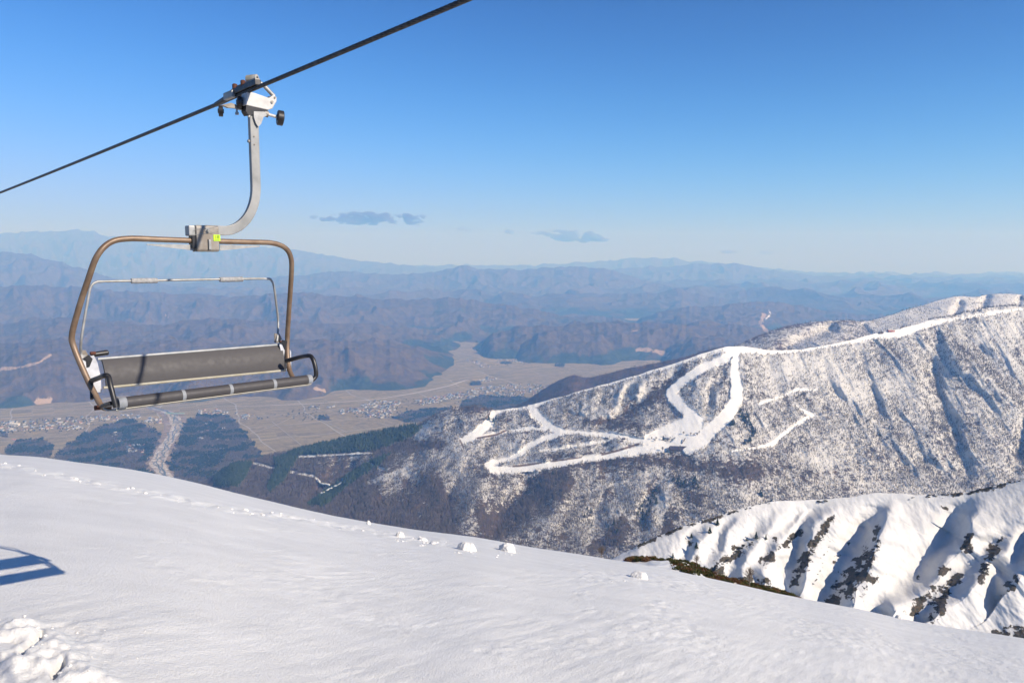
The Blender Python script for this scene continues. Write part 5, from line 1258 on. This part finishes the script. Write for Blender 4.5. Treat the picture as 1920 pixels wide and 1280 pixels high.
HM = [house_mesh(L, W, H, rh, MR[i % 4]) for i, (L, W, H, rh) in enumerate(((16, 11, 7, 4), (13, 10, 6.5, 4), (19, 11, 6, 4.5), (24, 14, 7, 3), (14, 12, 8, 4), (20, 10, 6, 3.5), (12, 10, 6, 3), (30, 14, 7, 2)))]
RN = ['blue grey', 'dark', 'rust brown', 'pale']
VILL = [  # polygon in the photo, count, words
    ([(0, 790), (58, 790), (62, 806), (0, 812)], 34, 'in the village at the far left edge of the plain'),
    ([(55, 790), (140, 783), (165, 795), (150, 806), (60, 808)], 62, 'in the village among fields left of the river'),
    ([(150, 782), (262, 775), (262, 784), (170, 792)], 34, 'in the row of houses under the seat of the chair'),
    ([(268, 783), (303, 783), (300, 794), (275, 794)], 22, 'in the tight cluster beside the left river bank'),
    ([(205, 800), (225, 800), (226, 832), (212, 832)], 8, 'half hidden in the left evergreen wood'),
    ([(238, 832), (272, 832), (268, 850), (240, 848)], 18, 'in the clearing of the left evergreen wood'),
    ([(370, 786), (440, 786), (470, 845), (400, 845), (360, 820)], 16, 'scattered in the right evergreen wood'),
    ([(366, 768), (432, 769), (432, 777), (368, 776)], 20, 'along the road above the right evergreen wood'),
    ([(438, 775), (490, 776), (488, 785), (445, 786)], 16, 'where the fields begin right of the wood'),
    ([(673, 762), (700, 752), (752, 752), (745, 768), (722, 785), (690, 782)], 150, 'in the dense village below the pale highway'),
]
far_v = [([(632, 768), (673, 764), (680, 775), (640, 776)], 30), ([(773, 752), (855, 737), (868, 746), (790, 760)], 90), ([(853, 738), (905, 726), (950, 720), (1030, 722), (1028, 738), (950, 744), (880, 748)], 170), ([(895, 712), (915, 705), (930, 710), (925, 716), (900, 717)], 22), ([(873, 674), (900, 678), (925, 690), (905, 690)], 40), ([(930, 674), (1017, 672), (1017, 679), (935, 681)], 45), ([(880, 652), (930, 645), (940, 660), (900, 664)], 20), ([(560, 754), (600, 760), (640, 762), (600, 768)], 6)]
tot = 0
for vi, (poly, n, words_) in enumerate(VILL):
    q = poly_scatter([poly], n)
    for i, (x, y) in enumerate(q):
        if tot >= 298: break
        j = random.randrange(8); o_ = bpy.data.objects.new('house', HM[j]); C.objects.link(o_); o_.location = (x, y, ZV + .1); o_.rotation_euler.z = R(random.choice((-28, 62)) + random.uniform(-12, 12))
        s_ = random.uniform(.75, 1.15); o_.scale = (s_, s_, s_)
        tag(o_, 'house with %s roof %s' % (RN[j % 4], words_), 'house', 'houses with %s roof %s' % (RN[j % 4], words_)); tot += 1
print('houses', tot)
mb = MB()
for poly, n in far_v + [(VILL[-1][0], max(0, 60))]:
    for (x, y) in poly_scatter([poly], n):
        me_ = HM[random.randrange(8)]; a = R(random.choice((-28, 62)) + random.uniform(-12, 12)); M_ = Matrix.Translation((x, y, ZV + .1)) @ Matrix.Rotation(a, 4, 'Z')
        ri = ROOFS.index(next(r_0 for r_0 in ROOFS if me_.materials[1].name.startswith(r_0[0]))) + 1
        o0 = len(mb.v); mb.v += [tuple(M_ @ v.co) for v in me_.vertices]; mb.f += [tuple(i + o0 for i in p_.vertices) for p_ in me_.polygons]; mb.mi += [0 if p_.material_index == 0 else ri for p_ in me_.polygons]
o = mb.build('distant_village_houses', [M_HW] + MR); tag(o, 'tiny pale houses of the distant villages across the plain', 'houses', kind='stuff')
x, y = on_floor(28, 797); hall = empty('large_hall', (float(x), float(y), ZV), R(-15), 'large cream hall, biggest building at the left edge of the plain', 'hall'); gable('lh', 70, 30, 12, 5, M_LITE, simple('cream_roof', (.66, .62, .54), (.78, .74, .66), .1, .6), hall, 0, 1)
x, y = on_floor(28, 826); hl2 = empty('farm_hall', (float(x), float(y), ZV), R(-20), 'pale building with reddish roof beside the lower left grove', 'building'); gable('fh', 34, 18, 7, 5, M_LITE, simple('reddish_roof', (.42, .20, .15), (.52, .27, .2), .1, .6), hl2, 0, 1)
# bridge and weir over the stony river
def crossing(name, a, b, label, cat, w_, h_, mat, posts):
    xa, ya = on_floor(*a); xb, yb = on_floor(*b); pa = Vector((float(xa), float(ya), ZV)); pb = Vector((float(xb), float(yb), ZV)); d = pb - pa
    e_ = empty(name, pa.lerp(pb, .5), math.atan2(d.y, d.x), label, cat); L = d.length
    mb = MB(); mb.box((0, 0, h_), (L / 2, w_ / 2, .9)); mb.build('deck', M_TRACK, e_)
    for s_ in (-1, 1):
        mb = MB(); mb.box((0, s_ * (w_ / 2 - .3), h_ + 2.4), (L / 2, .3, 1.5)); mb.build('girder', mat, e_)
    for i in range(posts):
        mb = MB(); mb.box((-L / 2 + L * (i + .5) / posts, 0, h_ / 2 - .5), (1.2, w_ * .35, h_ / 2 - .4)); mb.build('pier', M_TRACK, e_)
crossing('road_bridge', (309, 777.5), (346, 777.5), 'green girder bridge crossing the stony river', 'bridge', 9, 9, simple('green_girder', (.22, .42, .36), (.30, .50, .43), .1, .6), 4)
crossing('river_weir', (311, 797), (346, 796.5), 'long low grey weir across the stony river below the bridge', 'weir', 7, 3, M_TRACK, 3)

# ================================================================== clouds, far beyond the haze
def cloud(px, py, wpx, hpx, label, seed, dens, tail=0.):
    Y = 52000.; c_ = at(px, py, Y); m = Y / F; L, H = wpx * m / 2, hpx * m / 2
    bm = bmesh.new(); bmesh.ops.create_icosphere(bm, subdivisions=4, radius=1)
    L *= 1.3; H *= 1.35
    for v in bm.verts: v.co = Vector((v.co.x * L, v.co.y * L * .3, v.co.z * H + tail * H * .5 * v.co.x))
    me_ = bpy.data.meshes.new('cloud'); bm.to_mesh(me_); bm.free()
    t = NT('cloud_vapour'); tc = t.n('ShaderNodeTexCoord'); P_ = tc.outputs['Object']
    se = t.n('ShaderNodeSeparateXYZ', {0: P_}); x_, y_, z_ = se.outputs
    xr = t.math('DIVIDE', x_, L); zr = t.math('SUBTRACT', t.math('DIVIDE', z_, H), t.math('MULTIPLY', xr, tail * .5)); yr = t.math('DIVIDE', y_, L * .3)
    # flat base, domed top
    zr = t.math('ADD', t.math('MULTIPLY', zr, 1.0), .22)
    r2 = t.math('ADD', t.math('ADD', t.math('MULTIPLY', xr, xr), t.math('MULTIPLY', yr, yr)), t.math('MULTIPLY', zr, zr))
    rr = t.math('POWER', r2, .5)
    mp = t.n('ShaderNodeMapping', {'Vector': P_, 'Scale': (1 / 950., 1 / 1800., 1 / 420.), 'Location': (seed * 1.7, 0, seed)})
    n_ = t.noise(mp.outputs[0], 1., 6, .62)
    f_ = t.math('SUBTRACT', t.math('ADD', t.math('MULTIPLY', t.math('SUBTRACT', n_, .5), 3.4), .72), rr)
    dn = t.math('MULTIPLY', t.n('ShaderNodeMapRange', {'Value': f_, 'From Min': 0., 'From Max': .5, 'To Min': 0., 'To Max': 1.}).outputs[0], dens)
    pv = t.n('ShaderNodeVolumePrincipled', {'Color': (.30, .27, .33), 'Anisotropy': 0.}); t.set(pv, 'Density', dn); t.t.links.new(pv.outputs[0], t.out.inputs['Volume'])
    o_ = link('cloud', me_, t.m); o_.location = c_; tag(o_, label, 'cloud', 'small clouds above the horizon')
cloud(682, 408, 138, 22, 'long mauve cloud, larger of the two main ones, nearest the chair', 3, .0085, -.1)
cloud(770, 409, 52, 22, 'mauve cloud puff at the right end of the long cloud', 5, .0085, -.5)
cloud(1080, 441, 132, 20, 'flat mauve cloud alone above the middle of the horizon', 9, .0085, -.7)
cloud(588, 407, 26, 8, 'faint wisp of cloud left of the long mauve cloud', 12, .0040, .3)
cloud(870, 428, 34, 9, 'small grey cloud between the long cloud and the flat one', 15, .0055)
cloud(955, 434, 26, 9, 'small grey cloud just left of the flat one', 18, .0055, -.3)
cloud(1366, 470, 48, 9, 'faint pale cloud low over the right hills', 21, .0022, -.2)
cloud(1440, 473, 46, 8, 'faint pale cloud right of the other low one', 24, .0022, -.2)

# ================================================================== the air
t = NT('haze_air')
pv = t.n('ShaderNodeVolumePrincipled', {'Color': HAZE_COL, 'Density': HAZE_D, 'Anisotropy': 0.0, 'Absorption Color': (1., 1., 1.)})
t.t.links.new(pv.outputs[0], t.out.inputs['Volume'])
mb = MB(); z0, z1 = ZV - 130, HAZE_TOP
mb.box((0, 20500, (z0 + z1) / 2), (44000, 23500, (z1 - z0) / 2)); o = mb.build('haze', t.m); tag(o, 'pale blue haze filling the valley and fading the far hills', 'haze', kind='stuff')
